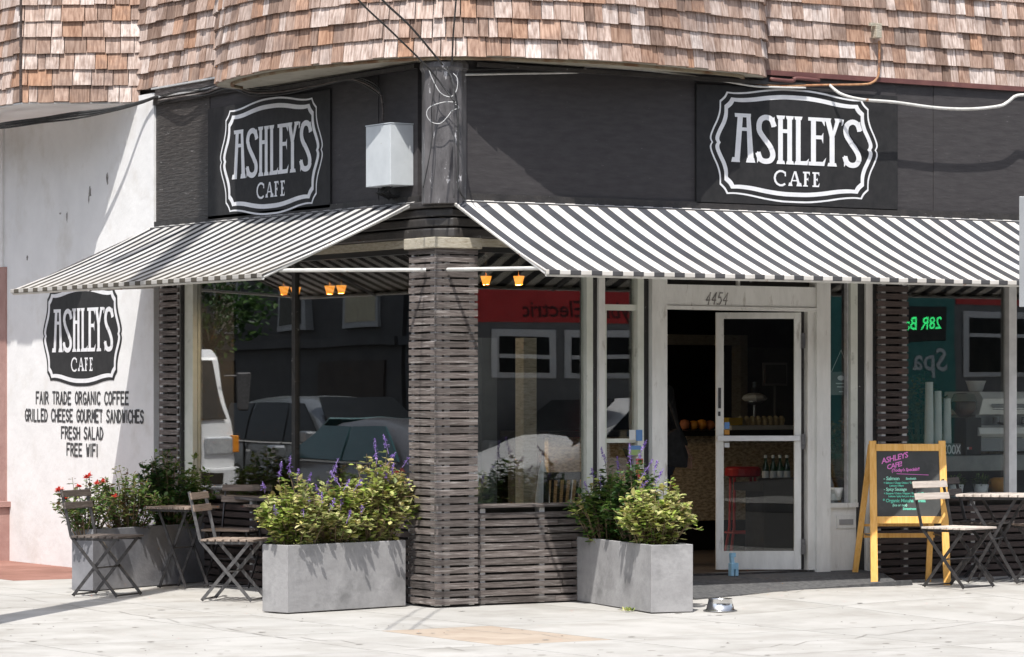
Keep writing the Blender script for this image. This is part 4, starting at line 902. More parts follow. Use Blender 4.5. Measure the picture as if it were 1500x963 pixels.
# ================================================================== PLANTS
def leaf(mb, p, d, up, L, Wd):
    d = d.normalized(); s = d.cross(up)
    if s.length < .05: s = d.cross(Vector((1, 0, 0)))
    s.normalize(); n = s.cross(d).normalized(); c = ru(.1, .3)
    vs = [p, p + d * L * .35 + s * Wd + n * L * c * .3, p + d * L * .72 + s * Wd * .75 + n * L * c * .1, p + d * L - n * L * c * .4, p + d * L * .72 - s * Wd * .75 + n * L * c * .1, p + d * L * .35 - s * Wd + n * L * c * .3, p + d * L * .5 - n * L * .06]
    mb.add(vs, [(0, 1, 6), (1, 2, 6), (2, 3, 6), (3, 4, 6), (4, 5, 6), (5, 0, 6)])
def rvec(): 
    a = ru(0, 2 * pi); z = ru(-1, 1); r = math.sqrt(1 - z * z); return Vector((r * cos(a), r * sin(a), z))
def shrub(name, label, base, rx, ry, h, nst, mats, cat="shrub", spikes=0, reds=0, lsz=.050, group=None, low=.12, lean=(0, 0), spikeh=.10, dens=1.0):
    """stems fan out from the soil to points over a dome; leaf whorls along their upper part"""
    t = thing(name, label, cat, base, group=group); st = MB(); lv = [MB() for _ in mats]; tips = []
    for i in range(nst):
        a = ru(0, 2 * pi); q = math.sqrt(rnd()); hh = h * (1 - .45 * q * q) * ru(.62, 1.04)
        tip = Vector((cos(a) * q * rx + lean[0] * hh, sin(a) * q * ry + lean[1] * hh, hh)); b0 = Vector((tip.x * .35 + ru(-.03, .03), tip.y * .25 + ru(-.02, .02), -.03))
        mid = b0.lerp(tip, .5) + Vector((ru(-.03, .03), ru(-.03, .03), h * .06)); pts = catmull([b0, mid, tip], 3); st.tube(pts, .0045, 4, r2=.002)
        tips.append(tip); k = random.randrange(len(mats)) if rnd() < .35 else (0 if len(mats) < 2 or tip.x < 0 else 1)
        nl = int(ru(7, 14) * dens)
        for j in range(nl):
            f = low + (1 - low) * (j + .5) / nl; s_ = min(1, f) * (len(pts) - 1); i0 = min(int(s_), len(pts) - 2); p = pts[i0].lerp(pts[i0 + 1], s_ - i0)
            for m_ in range(3 if f > .55 else 2):
                d = rvec(); d.z = d.z * .35 + .18; d.normalize(); off = p + d * ru(0, .02); sz = lsz * ru(.65, 1.2) * (1 if f < .9 else .75)
                leaf(lv[k], off, d, Vector((ru(-.4, .4), ru(-.4, .4), 1)), sz * 1.12, sz * .42)
        if rnd() < .75:   # small side shoot
            d = Vector((tip.x, tip.y, 0)); d = (d.normalized() if d.length > .01 else Vector((1, 0, 0))) + rvec() * .6; q2 = pts[-3] + d * ru(.03, .08); st.tube([pts[-3], q2], .002, 4)
            for m_ in range(int(6 * dens)):
                e = rvec(); e.z = e.z * .4 + .2; leaf(lv[k], q2 + e * .012, e, Vector((0, 0, 1)), lsz * ru(.6, 1.05), lsz * .34)
    st.build("stem", "stem_brown" if cat != "plant" else "stem_green", t)
    for q, mt in zip(lv, mats):
        if q.v: tag(q.build("foliage", mt, t), kind="stuff")
    tips.sort(key=lambda v: -v.z)
    for i in range(spikes):
        b = tips[(i * 3) % len(tips)] if i < 3 else random.choice(tips) * ru(.95, 1.1); mb = MB(); hh = spikeh * ru(.7, 1.2) * (1.3 if i < 2 else .75)
        dr = Vector((ru(-.7, .7), ru(-.7, .7), 1)).normalized(); mb.tube([b - dr * .03, b + dr * hh], .002, 4)
        for j in range(int(34 * hh / .1)):
            f = rnd(); e = rvec(); leaf(mb, b + dr * hh * (.12 + .88 * f) + e * .006 * (1.4 - f), e, Vector((0, 0, 1)), ru(.010, .019) * (1.35 - .6 * f), .0055)
        mb.build("flower_spike", "petal_purple", t)
    for i in range(reds):
        b = tips[(i * 2) % len(tips)]; mb = MB()
        for j in range(16):
            e = rvec(); e.z = abs(e.z) * .7; leaf(mb, b, e, Vector((0, 0, 1)), ru(.026, .042), .012)
        mb.build("flower_head", "petal_red", t)
    return t
def in_planter(P, x, y, z=.44): return tuple(wm(P) @ Vector((x, y, z)))
G1 = "shrubs in the planters"
shrub("salvia_shrub", "lime green purple-spiked salvia at the left end of the planter by the slatted column", in_planter(P1, .20, D1 * .5), .30, .22, .54, 62, ["leaf_lime", "leaf_pale"], spikes=12, low=.15, group=G1)
shrub("salvia_shrub", "middle salvia with the palest leaves in the planter by the slatted column", in_planter(P1, .56, D1 * .5), .27, .22, .52, 58, ["leaf_pale", "leaf_lime"], spikes=10, low=.2, group=G1)
shrub("salvia_shrub", "tallest salvia, leaning from its planter onto the slatted column", in_planter(P1, .95, D1 * .5), .31, .22, .70, 78, ["leaf_lime", "leaf_pale"], spikes=8, low=.12, group=G1, lean=(.06, 0))
shrub("salvia_shrub", "darker green salvia at the window end of the planter near the door", in_planter(P2, .38, D2 * .45), .36, .22, .58, 80, ["leaf_green", "leaf_lime"], spikes=7, low=.1, group=G1)
shrub("salvia_shrub", "tall dark purple-spiked salvia in the middle of the planter by the door", in_planter(P2, .85, D2 * .55), .22, .17, .66, 50, ["leaf_dark", "leaf_green"], spikes=4, spikeh=.15, low=.1, group=G1)
shrub("salvia_shrub", "yellow-green salvia at the front end of the planter near the door", in_planter(P2, L2 - .30, D2 * .5), .31, .24, .54, 74, ["leaf_lime", "leaf_pale"], spikes=3, low=.15, group=G1)
shrub("rose_bush", "sparse bush with red flowers behind the lone bistro chair on the left", in_planter(P3, .08, D3 * .5), .28, .2, .48, 44, ["leaf_rose", "leaf_green"], reds=11, low=.2, group=G1, dens=.9, lsz=.036, lean=(-.12, -.05))
shrub("leafy_shrub", "mid green loose shrub between the red flowers and the dark shrub in the left planter", in_planter(P3, .58, D3 * .5), .34, .2, .54, 70, ["leaf_rose", "leaf_green"], low=.15, group=G1, lsz=.036)
shrub("leafy_shrub", "dark glossy shrub at the window end of the left planter", in_planter(P3, 1.18, D3 * .5), .38, .22, .70, 95, ["leaf_dark", "leaf_green"], low=.1, group=G1, lsz=.045)

# little weed at the planter foot
wd = MB()
for j in range(26):
    e = rvec(); e.z = abs(e.z) + .3; leaf(wd, Vector(onG(921, 896)) + Vector((ru(-.03, .03), ru(-.03, .03), .003)), e, Vector((0, 0, 1)), .035, .008)
tag(wd.build("weed", "leaf_lime"), "tiny bright weed at the foot of the planter near the door", "weed")

# ================================================================== FURNITURE
def bistro_chair(label, px, py, Y, yw, wood, steel="steel_dark", z=None, group="folding bistro chairs on the pavement"):
    p = wc((px - 750) / F * Y, Y); z = gz(p.x, p.y)
    t = thing("bistro_chair", label, "chair", (p.x, p.y, z), yaw(yw), group); wd_ = .19
    for s in (-1, 1):
        y = s * wd_
        m = MB(); m.bar((-.29, y, .82), (-.205, y, .46), .008, .024, (1, 0, 0)); m.bar((-.205, y, .46), (.19, y, .012), .008, .024, (1, 0, 0)); m.build("leg", steel, t)
        y2 = s * (wd_ - .022)
        m = MB(); m.bar((.17, y2, .445), (-.20, y2, .012), .008, .024, (1, 0, 0)); m.build("leg", steel, t)
        m = MB(); m.bar((-.20, y2 + s * .008, .44), (.20, y2 + s * .008, .44), .008, .018); m.build("seat_rail", steel, t)
    for (x, z_, r) in ((.185, .02, .007), (-.195, .02, .007), (.0, .225, .006)): MB().tube([(x, -wd_, z_), (x, wd_, z_)], r, 6).build("crossbar", steel, t)
    for i in range(7):
        x = -.175 + i * .06; q = MB().box(x - .024, -.205, .452, x + .024, .205, .468); q.build("seat_slat", wood, t, bevel=.003)
    for zc in (.785, .695):
        x = -.29 + (.82 - zc) * .236; m = MB(); m.bar((x + .012, -.215, zc), (x + .012, .215, zc), .013, .052, (-.23, 0, 1)); m.build("back_slat", wood, t, bevel=.003)
    return t
def bistro_table(label, px, Y, yw, wood, h=.70, s=.56, legw=.22):
    p = wc((px - 750) / F * Y, Y); t = thing("bistro_table", label, "table", (p.x, p.y, gz(p.x, p.y)), yaw(yw), "small folding bistro tables")
    for i in range(8):
        w_ = s / 8; x = -s / 2 + w_ * (i + .5); MB().box(x - w_ * .44, -s / 2, h - .02, x + w_ * .44, s / 2, h).build("top_slat", wood, t, bevel=.002)
    for y in (-s / 2 + .04, s / 2 - .04): MB().bar((-s / 2 + .02, y, h - .03), (s / 2 - .02, y, h - .03), .02, .02).build("top_rail", "steel_dark", t)
    for s_ in (-1, 1):
        for q, yy_ in ((1, s / 2 - .06), (-1, s / 2 - .085)):
            MB().bar((q * legw, s_ * yy_, .012), (-q * legw * .9, s_ * yy_, h - .03), .009, .022, (1, 0, 0)).build("leg", "steel_dark", t)
    for q in (-1, 1): MB().tube([(q * legw, -s / 2 + .06, .02), (q * legw, s / 2 - .06, .02)], .007, 6).build("crossbar", "steel_dark", t)
    MB().tube([(0, -s / 2 + .05, h * .5), (0, s / 2 - .05, h * .5)], .006, 6).build("crossbar", "steel_dark", t)
bistro_chair("lone dark folding chair in front of the planter with red flowers", 157, 870, 25.0, -22, "bistro_wood_dark")
bistro_chair("brown slatted folding chair next to the pale planter, its back to the small table", 343, 882, 24.45, -12, "bistro_wood", "steel_grey")
bistro_chair("folding chair facing out with its wide back slats against the left window wall", 344, 868, 26.2, -107, "bistro_wood")
bistro_table("small bistro table between the dark shrub planter and the brown chair", 268, 26.0, -30, "bistro_wood", .655, .42, .14)
bistro_table("bistro table mostly hidden behind the pale planter", 412, 26.15, -60, "bistro_wood", .66, .46, .16)
bistro_chair("pale-slatted folding chair overlapping the chalkboard", 1404, 865, 25.0, -44, "bistro_wood_pale")
bistro_table("bistro table with weathered pale top under the right window", 1462, 25.65, -20, "bistro_wood_pale", .70, .56, .2)
bistro_chair("dark folding chair behind the table under the right window", 1436, 850, 26.0, -30, "bistro_wood_dark")
bistro_chair("folding chair cut off by the right edge beside the table", 1535, 860, 25.5, 200, "bistro_wood")

# chalkboard easel
p = wc((1335 - 750) / F * 25.3, 25.3); CB = thing("chalkboard_easel", "orange-framed standing chalkboard with pink and green handwriting left of the pale chair", "chalkboard", (p.x, p.y, .065), yaw(4))
h = 1.115
def lean(x, z, yb=0): return (x, yb, z)
for s in (-1, 1):
    MB().bar((s * .285, .02, 0), (s * .272, .17, h), .022, .055, (1, 0, 0)).build("leg", "easel_wood", CB, bevel=.002)
    MB().bar((s * .285 - .055 - .02 * (s < 0), .50, 0), (s * .25 - .03, .19, h - .03), .022, .045, (1, 0, 0)).build("rear_leg", "easel_wood", CB, bevel=.002)
tilt = math.atan2(.15, h)
def fb(x0, z0, x1, z1, th, nm, mt, off=0, bv=.002):
    o = MB().box(x0, -th / 2 + off, z0, x1, th / 2 + off, z1).build(nm, mt, CB, bevel=bv); o.rotation_euler = (-tilt, 0, 0); o.location = (0, .02, 0); return o
fb(-.255, 1.045, .255, 1.10, .022, "top_rail", "easel_wood"); fb(-.262, .48, .262, .535, .022, "bottom_rail", "easel_wood"); 
bd = fb(-.258, .535, .258, 1.045, .008, "board", "chalkboard", .002, 0)
MB().bar((-.30, .40, .37), (.26, .40, .37), .02, .035).build("stretcher", "easel_wood", CB); MB().bar((-.33, .44, .20 + .25), (.22, .43, .45), .015, .02).build("stretcher", "easel_wood", CB)
for s in (-1, 1): MB().bar((s * .27, .07, .38), (s * .27 - .02, .40, .38), .012, .012).build("spreader", "steel_grey", CB)
def chalk(txt, x, z, size, mt, shear=0, rot=0, bold=.0006):
    m = Matrix.Translation((0, .02, 0)) @ Matrix.Rotation(-tilt, 4, 'X') @ Matrix.Translation((x, -.0035, z)) @ Matrix.Rotation(rot, 4, Vector((0, -1, 0))) @ Matrix.Rotation(R(90), 4, 'X')
    font_mesh("chalk_writing", txt, size, mt, CB, m, bold, shear, space=.9)
chalk("ASHLEYS", -.205, .945, .060, "chalk_pink", .25, R(14), .0012); chalk("CAFE!", -.165, .900, .052, "chalk_pink", .25, R(14), .0012)
chalk("(Today's Specials!!", -.13, .882, .034, "chalk_pink", .2, R(3), .0008)
lm = MB().bar((-.09, 0, .868), (.16, 0, .858), .001, .004, (0, 0, 1)).build("chalk_writing", "chalk_pink", CB); lm.rotation_euler = (-tilt, 0, 0); lm.location = (0, .0165, 0)
for txt, x, z, sz, mt in (("- Salmon", -.195, .818, .040, "chalk_mint"), ("Sandwich", -.02, .822, .024, "chalk_mint"), ("+ Salmon / Cheap Onion / Tomato / Balsamic", -.195, .790, .021, "chalk_green"), ("Lettuce / Mayo", -.15, .768, .021, "chalk_green"),
                          ("- Spicy Sausage", -.195, .736, .034, "chalk_mint"), ("+ Sausage / Onion / Pepper / Balsamic / Tomato", -.195, .708, .021, "chalk_green"), ("Lettuce / spicy hot pot dressing", -.16, .686, .020, "chalk_green"),
                          ("* Organic Matcha Vanilla", -.205, .646, .038, "chalk_green"), ("(Ice or not)", -.13, .614, .028, "chalk_mint"), ("Sweetness ...", -.05, .586, .028, "chalk_green")):
    chalk(txt, x, z, sz, mt, .1, 0, .0007)

# dog bowl
p = onG(1055, 896, .0); bw = MB().lathe([(.118, .0), (.122, .003), (.120, .006), (.100, .012), (.083, .082), (.088, .086), (.084, .088), (.076, .082), (.070, .03), (.0, .026)], (0, 0, 0), 36).build("dog_bowl", "stainless", smooth=True)
bw.location = (p.x, p.y, gz(p.x, p.y) + .002); tag(bw, "shiny steel dog bowl on the pavement in front of the door", "bowl")
# blue door stop: little stacked wooden blocks
p = onR(1071, 834, .08); dsx = thing("door_stop", "light blue wooden animal-shaped door stop at the foot of the glass door", "door stop", (p.x, -.11, .148))
MB().box(-.035, -.02, 0, -.008, .02, .06).build("leg", "blue_paint", dsx, bevel=.003); MB().box(.008, -.02, 0, .035, .02, .06).build("leg", "blue_paint", dsx, bevel=.003)
q = MB().box(-.034, -.022, .05, .034, .022, .10).build("body", "blue_paint", dsx, bevel=.004); MB().bar((-.012, 0, .09), (-.02, 0, .165), .03, .03).build("neck", "blue_paint", dsx, bevel=.004); MB().box(-.03, -.018, .145, .012, .018, .178).build("head", "blue_paint", dsx, bevel=.004)
# stickers on the sidelight
sg = thing("window_stickers", "column of card and payment stickers on the narrow window left of the door", "stickers", onR(936, 680, 0))
for px0, px1, py0, py1, m_ in ((922, 931, 630, 645, "sticker_white"), (932, 941, 630, 646, "sticker_blue"), (921, 939, 653, 659, "sticker_blue"), (921, 939, 659, 667, "sticker_green"), (932, 942, 672, 680, "sticker_red"), (932, 942, 680, 687, "sticker_white"), (932, 942, 687, 694, "sticker_orange"), (932, 942, 694, 702, "sticker_red"), (932, 942, 670, 706, "sticker_white")):
    d_ = .025 if m_ != "sticker_white" or py1 < 700 else .022; boxR(sg, "sticker", m_, px0, py0, px1, py1, d_, .0205 if d_ > .0225 else .0202)

# hanging open/closed notice in the side window
hs = thing("hanging_notice", "small dark notice hanging on a string in the window right of the door", "notice", onR(1230, 560, -.06)); pa, pb = onR(1215, 545, -.06), onR(1247, 579, -.06)
bx(hs, "board", "inside_grey", pa.x, .06, pb.z, pb.x, .065, pa.z); k_ = onR(1232, 513, -.06)
for q in (pa.x + .02, pb.x - .02): MB().tube([(q, .06, pa.z), tuple(k_)], .0025, 5).build("string", "sticker_white", hs, world=True)
ov = MB(); oc = onR(1232, 554, -.058); ov.add([(oc.x + .035 * cos(a), .0585, oc.z + .02 * sin(a)) for a in [i * pi / 8 for i in range(16)]], [tuple(range(16))]); ov.build("oval", "sign_white", hs, world=True)
for i, (y_, w_) in enumerate(((562, .10), (567, .08), (574, .04))):
    q = onR(1232, y_, -.058); bx(hs, "print_line", "sticker_white", q.x - w_ / 2, .0575, q.z - .004, q.x + w_ / 2, .0595, q.z + .004)

# ================================================================== INSIDE THE CAFE
def lampp(label, px, py, Y):
    p = at(px, py, Y); t = thing("pendant_lamp", label, "lamp", p, group="amber lamps glowing inside the cafe")
    MB().lathe([(.026, -.036), (.045, .034), (.041, .034), (.022, -.034)], (0, 0, 0), 14, False).build("shade", "lamp_amber", t); MB().lathe([(.001, -.012), (.014, 0), (.014, .02), (.001, .03)], (0, 0, 0), 10).build("bulb", "lamp_amber", t)
    ld = bpy.data.lights.new("lamp_light", 'POINT'); ld.energy = 15; ld.color = (1, .72, .45); ld.shadow_soft_size = .010; lo = bpy.data.objects.new("lamp_light", ld); COL.objects.link(lo); lo.parent = t; lo.location = (0, 0, -.026)
    MB().tube([(0, 0, .035), (0, 0, 2.95 - p.z)], .004, 5).build("cord", "cable_black", t)
lampp("amber lamp at the left end of the left window", 308, 439, 27.75); bpy.data.lights["lamp_light"].energy = 3; lampp("amber lamp just left of the dark mullion in the left window", 416, 426, 27.9); lampp("amber lamp just right of the dark mullion in the left window", 433, 427, 27.3)
lampp("left one of the close pair of amber lamps in the middle of the left window", 483, 425, 27.2); lampp("right one of the close pair of amber lamps in the middle of the left window", 500, 424, 27.8)
lampp("amber lamp touching the slatted column in the middle window", 712, 411, 26.2); lampp("amber lamp alone in the middle window", 760, 411, 26.0)
# counter with mosaic front seen through the doorway
def ib(parent, name, mat, px0, py0, px1, py1, Y, dep, bevel=0):
    """camera-facing distance only fixes where it stands: box is aligned to the room"""
    a = at(px0, (py0 + py1) / 2, Y); c = at(px1, (py0 + py1) / 2, Y); z1 = at(px0, py0, Y).z; z0 = at(px0, py1, Y).z
    xm = (a.x + c.x) / 2; ym = (a.y + c.y) / 2; wv = (px1 - px0) / F * Y / .844
    return MB().box(xm - wv / 2, ym, z0, xm + wv / 2, ym + dep, z1).build(name, mat, parent, world=True, bevel=bevel)
CT = thing("counter", "cafe counter with a tan mosaic front seen through the doorway", "counter", (5.0, 3.2, .155))
bx(CT, "front", "mosaic", 3.0, 3.2, .42, 8.2, 3.26, 1.17); bx(CT, "worktop", "black_gloss", 2.95, 3.12, 1.17, 8.25, 3.9, 1.22); bx(CT, "plinth", "black_gloss", 3.05, 3.27, .155, 8.15, 3.8, .42); bx(CT, "carcass", "inside_dark", 3.0, 3.262, .42, 8.2, 3.85, 1.168)
def onplane(px, py, yv):
    d = ray(px, py); t = (yv - CAM.y) / d.y; return CAM + d * t
for i, (px, m_, r) in enumerate(((1003, "terracotta", .05), (1016, "orange_skin", .045), (1028, "orange_skin", .05), (1040, "terracotta", .045))):
    q = onplane(px, 620, 3.4); o = MB().lathe([(.006, -r), (r * .7, -r * .7), (r, 0), (r * .7, r * .75), (.006, r * .9)], (0, 0, 0), 14).build("fruit", m_, smooth=True); o.location = (q.x, 3.4, 1.22 + r)
    tag(o, "round fruit on the dark counter inside the door, %s from the left" % ("first", "second", "third", "fourth")[i], "fruit", "fruit in a row on the counter")
TR = thing("cake_tray", "white tray of small cakes on the counter behind the door glass", "tray", (onplane(1108, 625, 3.3).x, 3.3, 1.22)); a, b2 = onplane(1062, 625, 3.3).x, onplane(1156, 625, 3.3).x
bx(TR, "tray", "white_plastic", a, 3.2, 1.222, b2, 3.42, 1.26)
for i in range(8):
    x = a + .16 + (b2 - a - .2) * i / 8; q = MB().lathe([(.024, 1.262), (.034, 1.30), (.030, 1.325), (.012, 1.345)], (x, 3.28, 0), 10).build("cupcake", "pastry", TR, world=True)
ycb = thing("bread_box", "yellow box beside the cake tray on the counter", "box", (a + .08, 3.3, 1.26)); bx(ycb, "box", "yellow", a - .02, 3.22, 1.262, a + .14, 3.36, 1.33, bevel=.008)
CS = thing("cake_stand", "glass cake stand stacked with white napkins above the counter", "stand", (onplane(1105, 580, 3.55).x, 3.55, 1.22)); x = CS.location.x
MB().lathe([(.07, 1.22), (.06, 1.23), (.015, 1.26), (.012, 1.44), (.09, 1.47), (.09, 1.48)], (x, 3.55, 0), 16).build("stand", "grey_steel", CS, world=True)
MB().lathe([(.10, 1.482), (.12, 1.50), (.10, 1.53), (.05, 1.55)], (x, 3.55, 0), 9).build("napkins", "white_plastic", CS, world=True); MB().lathe([(.04, 1.55), (.045, 1.65)], (x, 3.55, 0), 10).build("jar", "clear_glass", CS, world=True)
MS = thing("menu_frame", "small pale menu frame standing far inside the door", "frame", (onplane(1136, 545, 4.6).x, 4.6, 1.55)); x = MS.location.x; bx(MS, "frame", "far_trim", x - .14, 4.6, 1.62, x + .14, 4.62, 1.84); bx(MS, "sheet", "inside_grey", x - .12, 4.59, 1.64, x + .12, 4.599, 1.82); bx(MS, "stem", "far_trim", x - .01, 4.605, 1.2, x + .01, 4.615, 1.62)
AR = thing("inner_doorway", "pale inner door casing at the back of the room seen through the door glass", "door casing", (5.5, 5.6, .155))
xa, xb, xc = onplane(975, 500, 5.6).x, onplane(1085, 500, 5.6).x, onplane(1095, 500, 5.6).x
bx(AR, "jamb", "cream_beam", xb, 5.6, .155, xc, 5.75, 2.0 + .12); bx(AR, "header", "cream_beam", xa, 5.6, 2.02, xb, 5.75, 2.12); bx(AR, "reveal", "inside_grey", xc + .01, 5.65, .155, xc + 1.0, 5.8, 2.0)
# stool
p = at(1088, 800, 27.2); ST_ = thing("bar_stool", "red metal bar stool behind the door glass", "stool", (p.x, p.y, .155)); hh = .70
MB().lathe([(.12, hh), (.15, hh + .01), (.15, hh + .07), (.13, hh + .085)], (0, 0, 0), 18).build("seat", "red_paint", ST_, bevel=.004)
for a in (20, 110, 200, 290): MB().tube([(.12 * cos(R(a)), .12 * sin(R(a)), hh), (.13 * cos(R(a)), .13 * sin(R(a)), hh * .4), (.19 * cos(R(a)), .19 * sin(R(a)), 0)], .012, 8).build("leg", "red_paint", ST_)
MB().tube([(.145 * cos(R(a)), .145 * sin(R(a)), .24) for a in range(0, 361, 20)], .009, 8).build("foot_ring", "red_paint", ST_)
# bottle table
BT = thing("side_table", "black covered side table holding the water bottles", "table", (0, 0, .155)); q = at(1150, 707, 26.6); BT.location = (q.x, q.y, .155)
MB().prism([(q.x - .22, q.y), (q.x + .35, q.y), (q.x + .35, q.y + .4), (q.x - .22, q.y + .4)], q.z - .07, q.z).build("top", "black_gloss", BT, world=True)
MB().prism([(q.x - .14, q.y + .05), (q.x + .3, q.y + .05), (q.x + .3, q.y + .35), (q.x - .14, q.y + .35)], .16, q.z - .07).build("pedestal", "cloth_black", BT, world=True)
for i, px in enumerate((1127, 1138, 1148, 1158)):
    w_ = at(px, 707, 26.68); t = thing("water_bottle", ["leftmost green bottle on the black side table", "second bottle from the left on the black side table", "third bottle from the left on the black side table", "rightmost bottle on the black side table"][i], "bottle", (w_.x, w_.y + .05, q.z + .001), group="bottles on the side table")
    MB().lathe([(.026, 0), (.028, .01), (.028, .12), (.012, .165), (.011, .20)], (0, 0, 0), 12).build("glass", "bottle_glass", t, smooth=True); MB().lathe([(.0265 + .002, .03), (.0285 + .001, .09)], (0, 0, 0), 12, False).build("wrapper", "sticker_white", t); MB().lathe([(.013, .195), (.014, .215), (.012, .218)], (0, 0, 0), 10).build("cap", "sticker_white", t)
# things in the narrow window right of the door
t = shrub("dried_bouquet", "bouquet of yellow and brown flowers in the window right of the door", tuple(at(1232, 662, 26.25)), .13, .1, .28, 26, ["dry_flower", "leaf_green"], cat="flowers", low=.35, lsz=.035)
for i, px in enumerate((1219, 1229, 1240)):
    w_ = at(px, 700, 26.1); t = MB().lathe([(.028, 0), (.03, .01), (.034, .19), (.031, .19), (.027, .012)], (0, 0, 0), 14).build("drinking_glass", "clear_glass"); t.location = w_; tag(t, ["left", "middle", "right"][i] + " tall glass on the ledge below the dried bouquet", "glass", "tall glasses in the side window")
WB = thing("window_ledge", "dark ledge inside the window right of the door", "shelf", (3.9, .5, .7)); q = at(1232, 702, 26.1); bx(WB, "shelf", "black_gloss", u1211, .12, q.z - .05, u1266 + .2, .9, q.z - .002); bx(WB, "support", "black_gloss", u1211 + .02, .3, .155, u1266 + .18, .85, q.z - .05)
q = onR(1219, 733, -.12); o = MB().lathe([(.05, 0), (.055, .005), (.075, .10), (.078, .10), (.05, .012)], (0, 0, 0), 18).build("white_pot", "white_plastic"); o.location = (q.x, .10, q.z); tag(o, "white pot at the bottom left of the window right of the door", "pot")
bx(WB, "ledge_low", "inside_grey", u1211, .05, q.z - .03, u1266, .3, q.z - .001)
# right window display
RC = thing("window_counter", "grey steel counter behind the right window", "counter", (5.0, .6, .155)); za, zb2 = onR(1430, 668, -.35).z, onR(1430, 690, -.35).z
bx(RC, "worktop", "grey_steel", u1330 + .1, .35, zb2, 6.8, 1.0, za); bx(RC, "cabinet", "inside_dark", u1330 + .15, .55, .155, 6.75, .98, zb2)
bx(RC, "low_shelf", "inside_grey", u1330 + .05, .08, .665, 6.8, .5, .70)
def onY(px, py, y): return onplane(px, py, y)
for i, (px, pt, r) in enumerate(((1361, 560, .040), (1374, 573, .036), (1387.5, 584, .036))):
    c = onY(px, 650, .55); z1 = onY(px, pt, .55).z; mb = MB(); prof = []; z = za + .002; nst = int((z1 - za - .10) / .013)
    t = thing("cup_stack", ["tallest stack of white paper cups in the right window", "middle stack of white paper cups in the right window", "shortest stack of white paper cups in the right window"][i], "cup stack", (c.x, .55, z), group="stacks of paper cups")
    MB().lathe([(r, 0), (r * 1.02, .004), (r * .80, z1 - z), (.01, z1 - z + .001)], (0, 0, 0), 20).build("core", "white_plastic", t, smooth=False)
    for k in range(0, nst): MB().lathe([(r * 1.00 - .0000 - k * r * .2 / nst, 0), (r * 1.07 - k * r * .2 / nst, .002), (r * 1.06 - k * r * .2 / nst, .006)], (0, 0, k * .013 + .004), 18).build("cup", "white_plastic", t)
NBX = thing("name_box", "small grey box with big X and O letters under the cup stacks", "box", (onY(1392, 668, .50).x, .48, za)); q0, q1 = onY(1379, 650, .42), onY(1408, 668, .42)
bx(NBX, "box", "inside_grey", q0.x, .42, za + .002, q1.x, .50, q0.z)
f = Flat(lambda x, y, h: (q0.x + .015 + x, .4185 - h, za + .02 + y)); f.text("XOOX", 0, (q1.x - q0.x) - .03, 0, q0.z - za - .035, .012, .3); f.mb.build("letters", "sign_white", NBX, world=True)
EM = thing("espresso_machine", "white and chrome espresso machine behind the right window", "coffee machine", (onY(1480, 660, .7).x, .7, za)); e0 = onY(1432, 640, .5).x; ex = e0 + .85
zt = onY(1470, 574, .5).z; zm_ = onY(1470, 632, .5).z
def sp_(x0, x1, prof, mt, nm, y0=.5):  # extrude a y-z profile along x
    n = len(prof); vs = [(x0, y0 + a, b) for a, b in prof] + [(x1, y0 + a, b) for a, b in prof]
    MB().add(vs, [tuple(range(n))[::-1], tuple(range(n, 2 * n))] + [(i, (i + 1) % n, n + (i + 1) % n, n + i) for i in range(n)]).build(nm, mt, EM, world=True, bevel=.006)
sp_(e0 + .06, ex, [(0.05, zm_ + .14), (.0, zt - .06), (.05, zt), (.5, zt), (.5, zm_ + .14)], "white_plastic", "hood"); sp_(e0 + .0, ex, [(.02, zm_ - .05), (-.03, zm_ - .02), (-.02, zm_ + .03), (.06, zm_ + .05), (.3, zm_ + .05), (.3, zm_ - .05)], "white_plastic", "drip_tray")
sp_(e0 + .08, ex - .02, [(.12, zm_ + .05), (.12, zm_ + .14), (.46, zm_ + .14), (.46, zm_ + .05)], "grey_steel", "body"); sp_(e0 + .05, ex, [(.1, za + .03), (.1, zm_ - .05), (.46, zm_ - .05), (.46, za + .03)], "chrome", "base")
for k in range(7): bx(EM, "grille_bar", "chrome", e0 + .16, .492 + k * .006, zm_ + .16 + k * .014 + .02, ex, .50 + k * .006, zm_ + .166 + k * .014 + .02)
for x in (e0 + .25, e0 + .55):
    MB().lathe([(.035, zm_ + .06), (.035, zm_ + .12)], (x, .56, 0), 14).build("group_head", "chrome", EM, world=True); MB().tube([(x, .54, zm_ + .07), (x, .38, zm_ + .05)], .012, 8).build("handle", "black_gloss", EM, world=True)
for x in (e0 + .1, ex - .1): MB().lathe([(.025, za), (.018, za + .03)], (x, .7, 0), 10).build("foot", "chrome", EM, world=True)
GR = thing("coffee_grinder", "black coffee grinder with a hopper of brown beans in the right window", "grinder", (onY(1425, 660, .55).x, .6, za)); g0, g1 = onY(1415, 640, .5), onY(1452, 640, .5)
bx(GR, "body", "black_gloss", g0.x, .5, za, g0.x + .17, .75, onY(1420, 612, .5).z, bevel=.008); gc = g0.x + .08; gz_ = onY(1420, 611, .5).z
MB().lathe([(.045, gz_), (.10, gz_ + .07), (.105, gz_ + .12), (.09, gz_ + .13)], (gc, .62, 0), 20).build("hopper", "brown_beans", GR, world=True, smooth=True); MB().lathe([(.107, gz_ + .06), (.11, gz_ + .13), (.085, gz_ + .19), (.03, gz_ + .20)], (gc, .62, 0), 20).build("hopper_lid", "clear_glass", GR, world=True)
bx(GR, "badge", "sticker_red", g0.x + .03, .494, za + .05, g0.x + .06, .4985, za + .07); bx(GR, "badge", "sticker_white", g0.x + .01, .494, za + .05, g0.x + .028, .4985, za + .07)
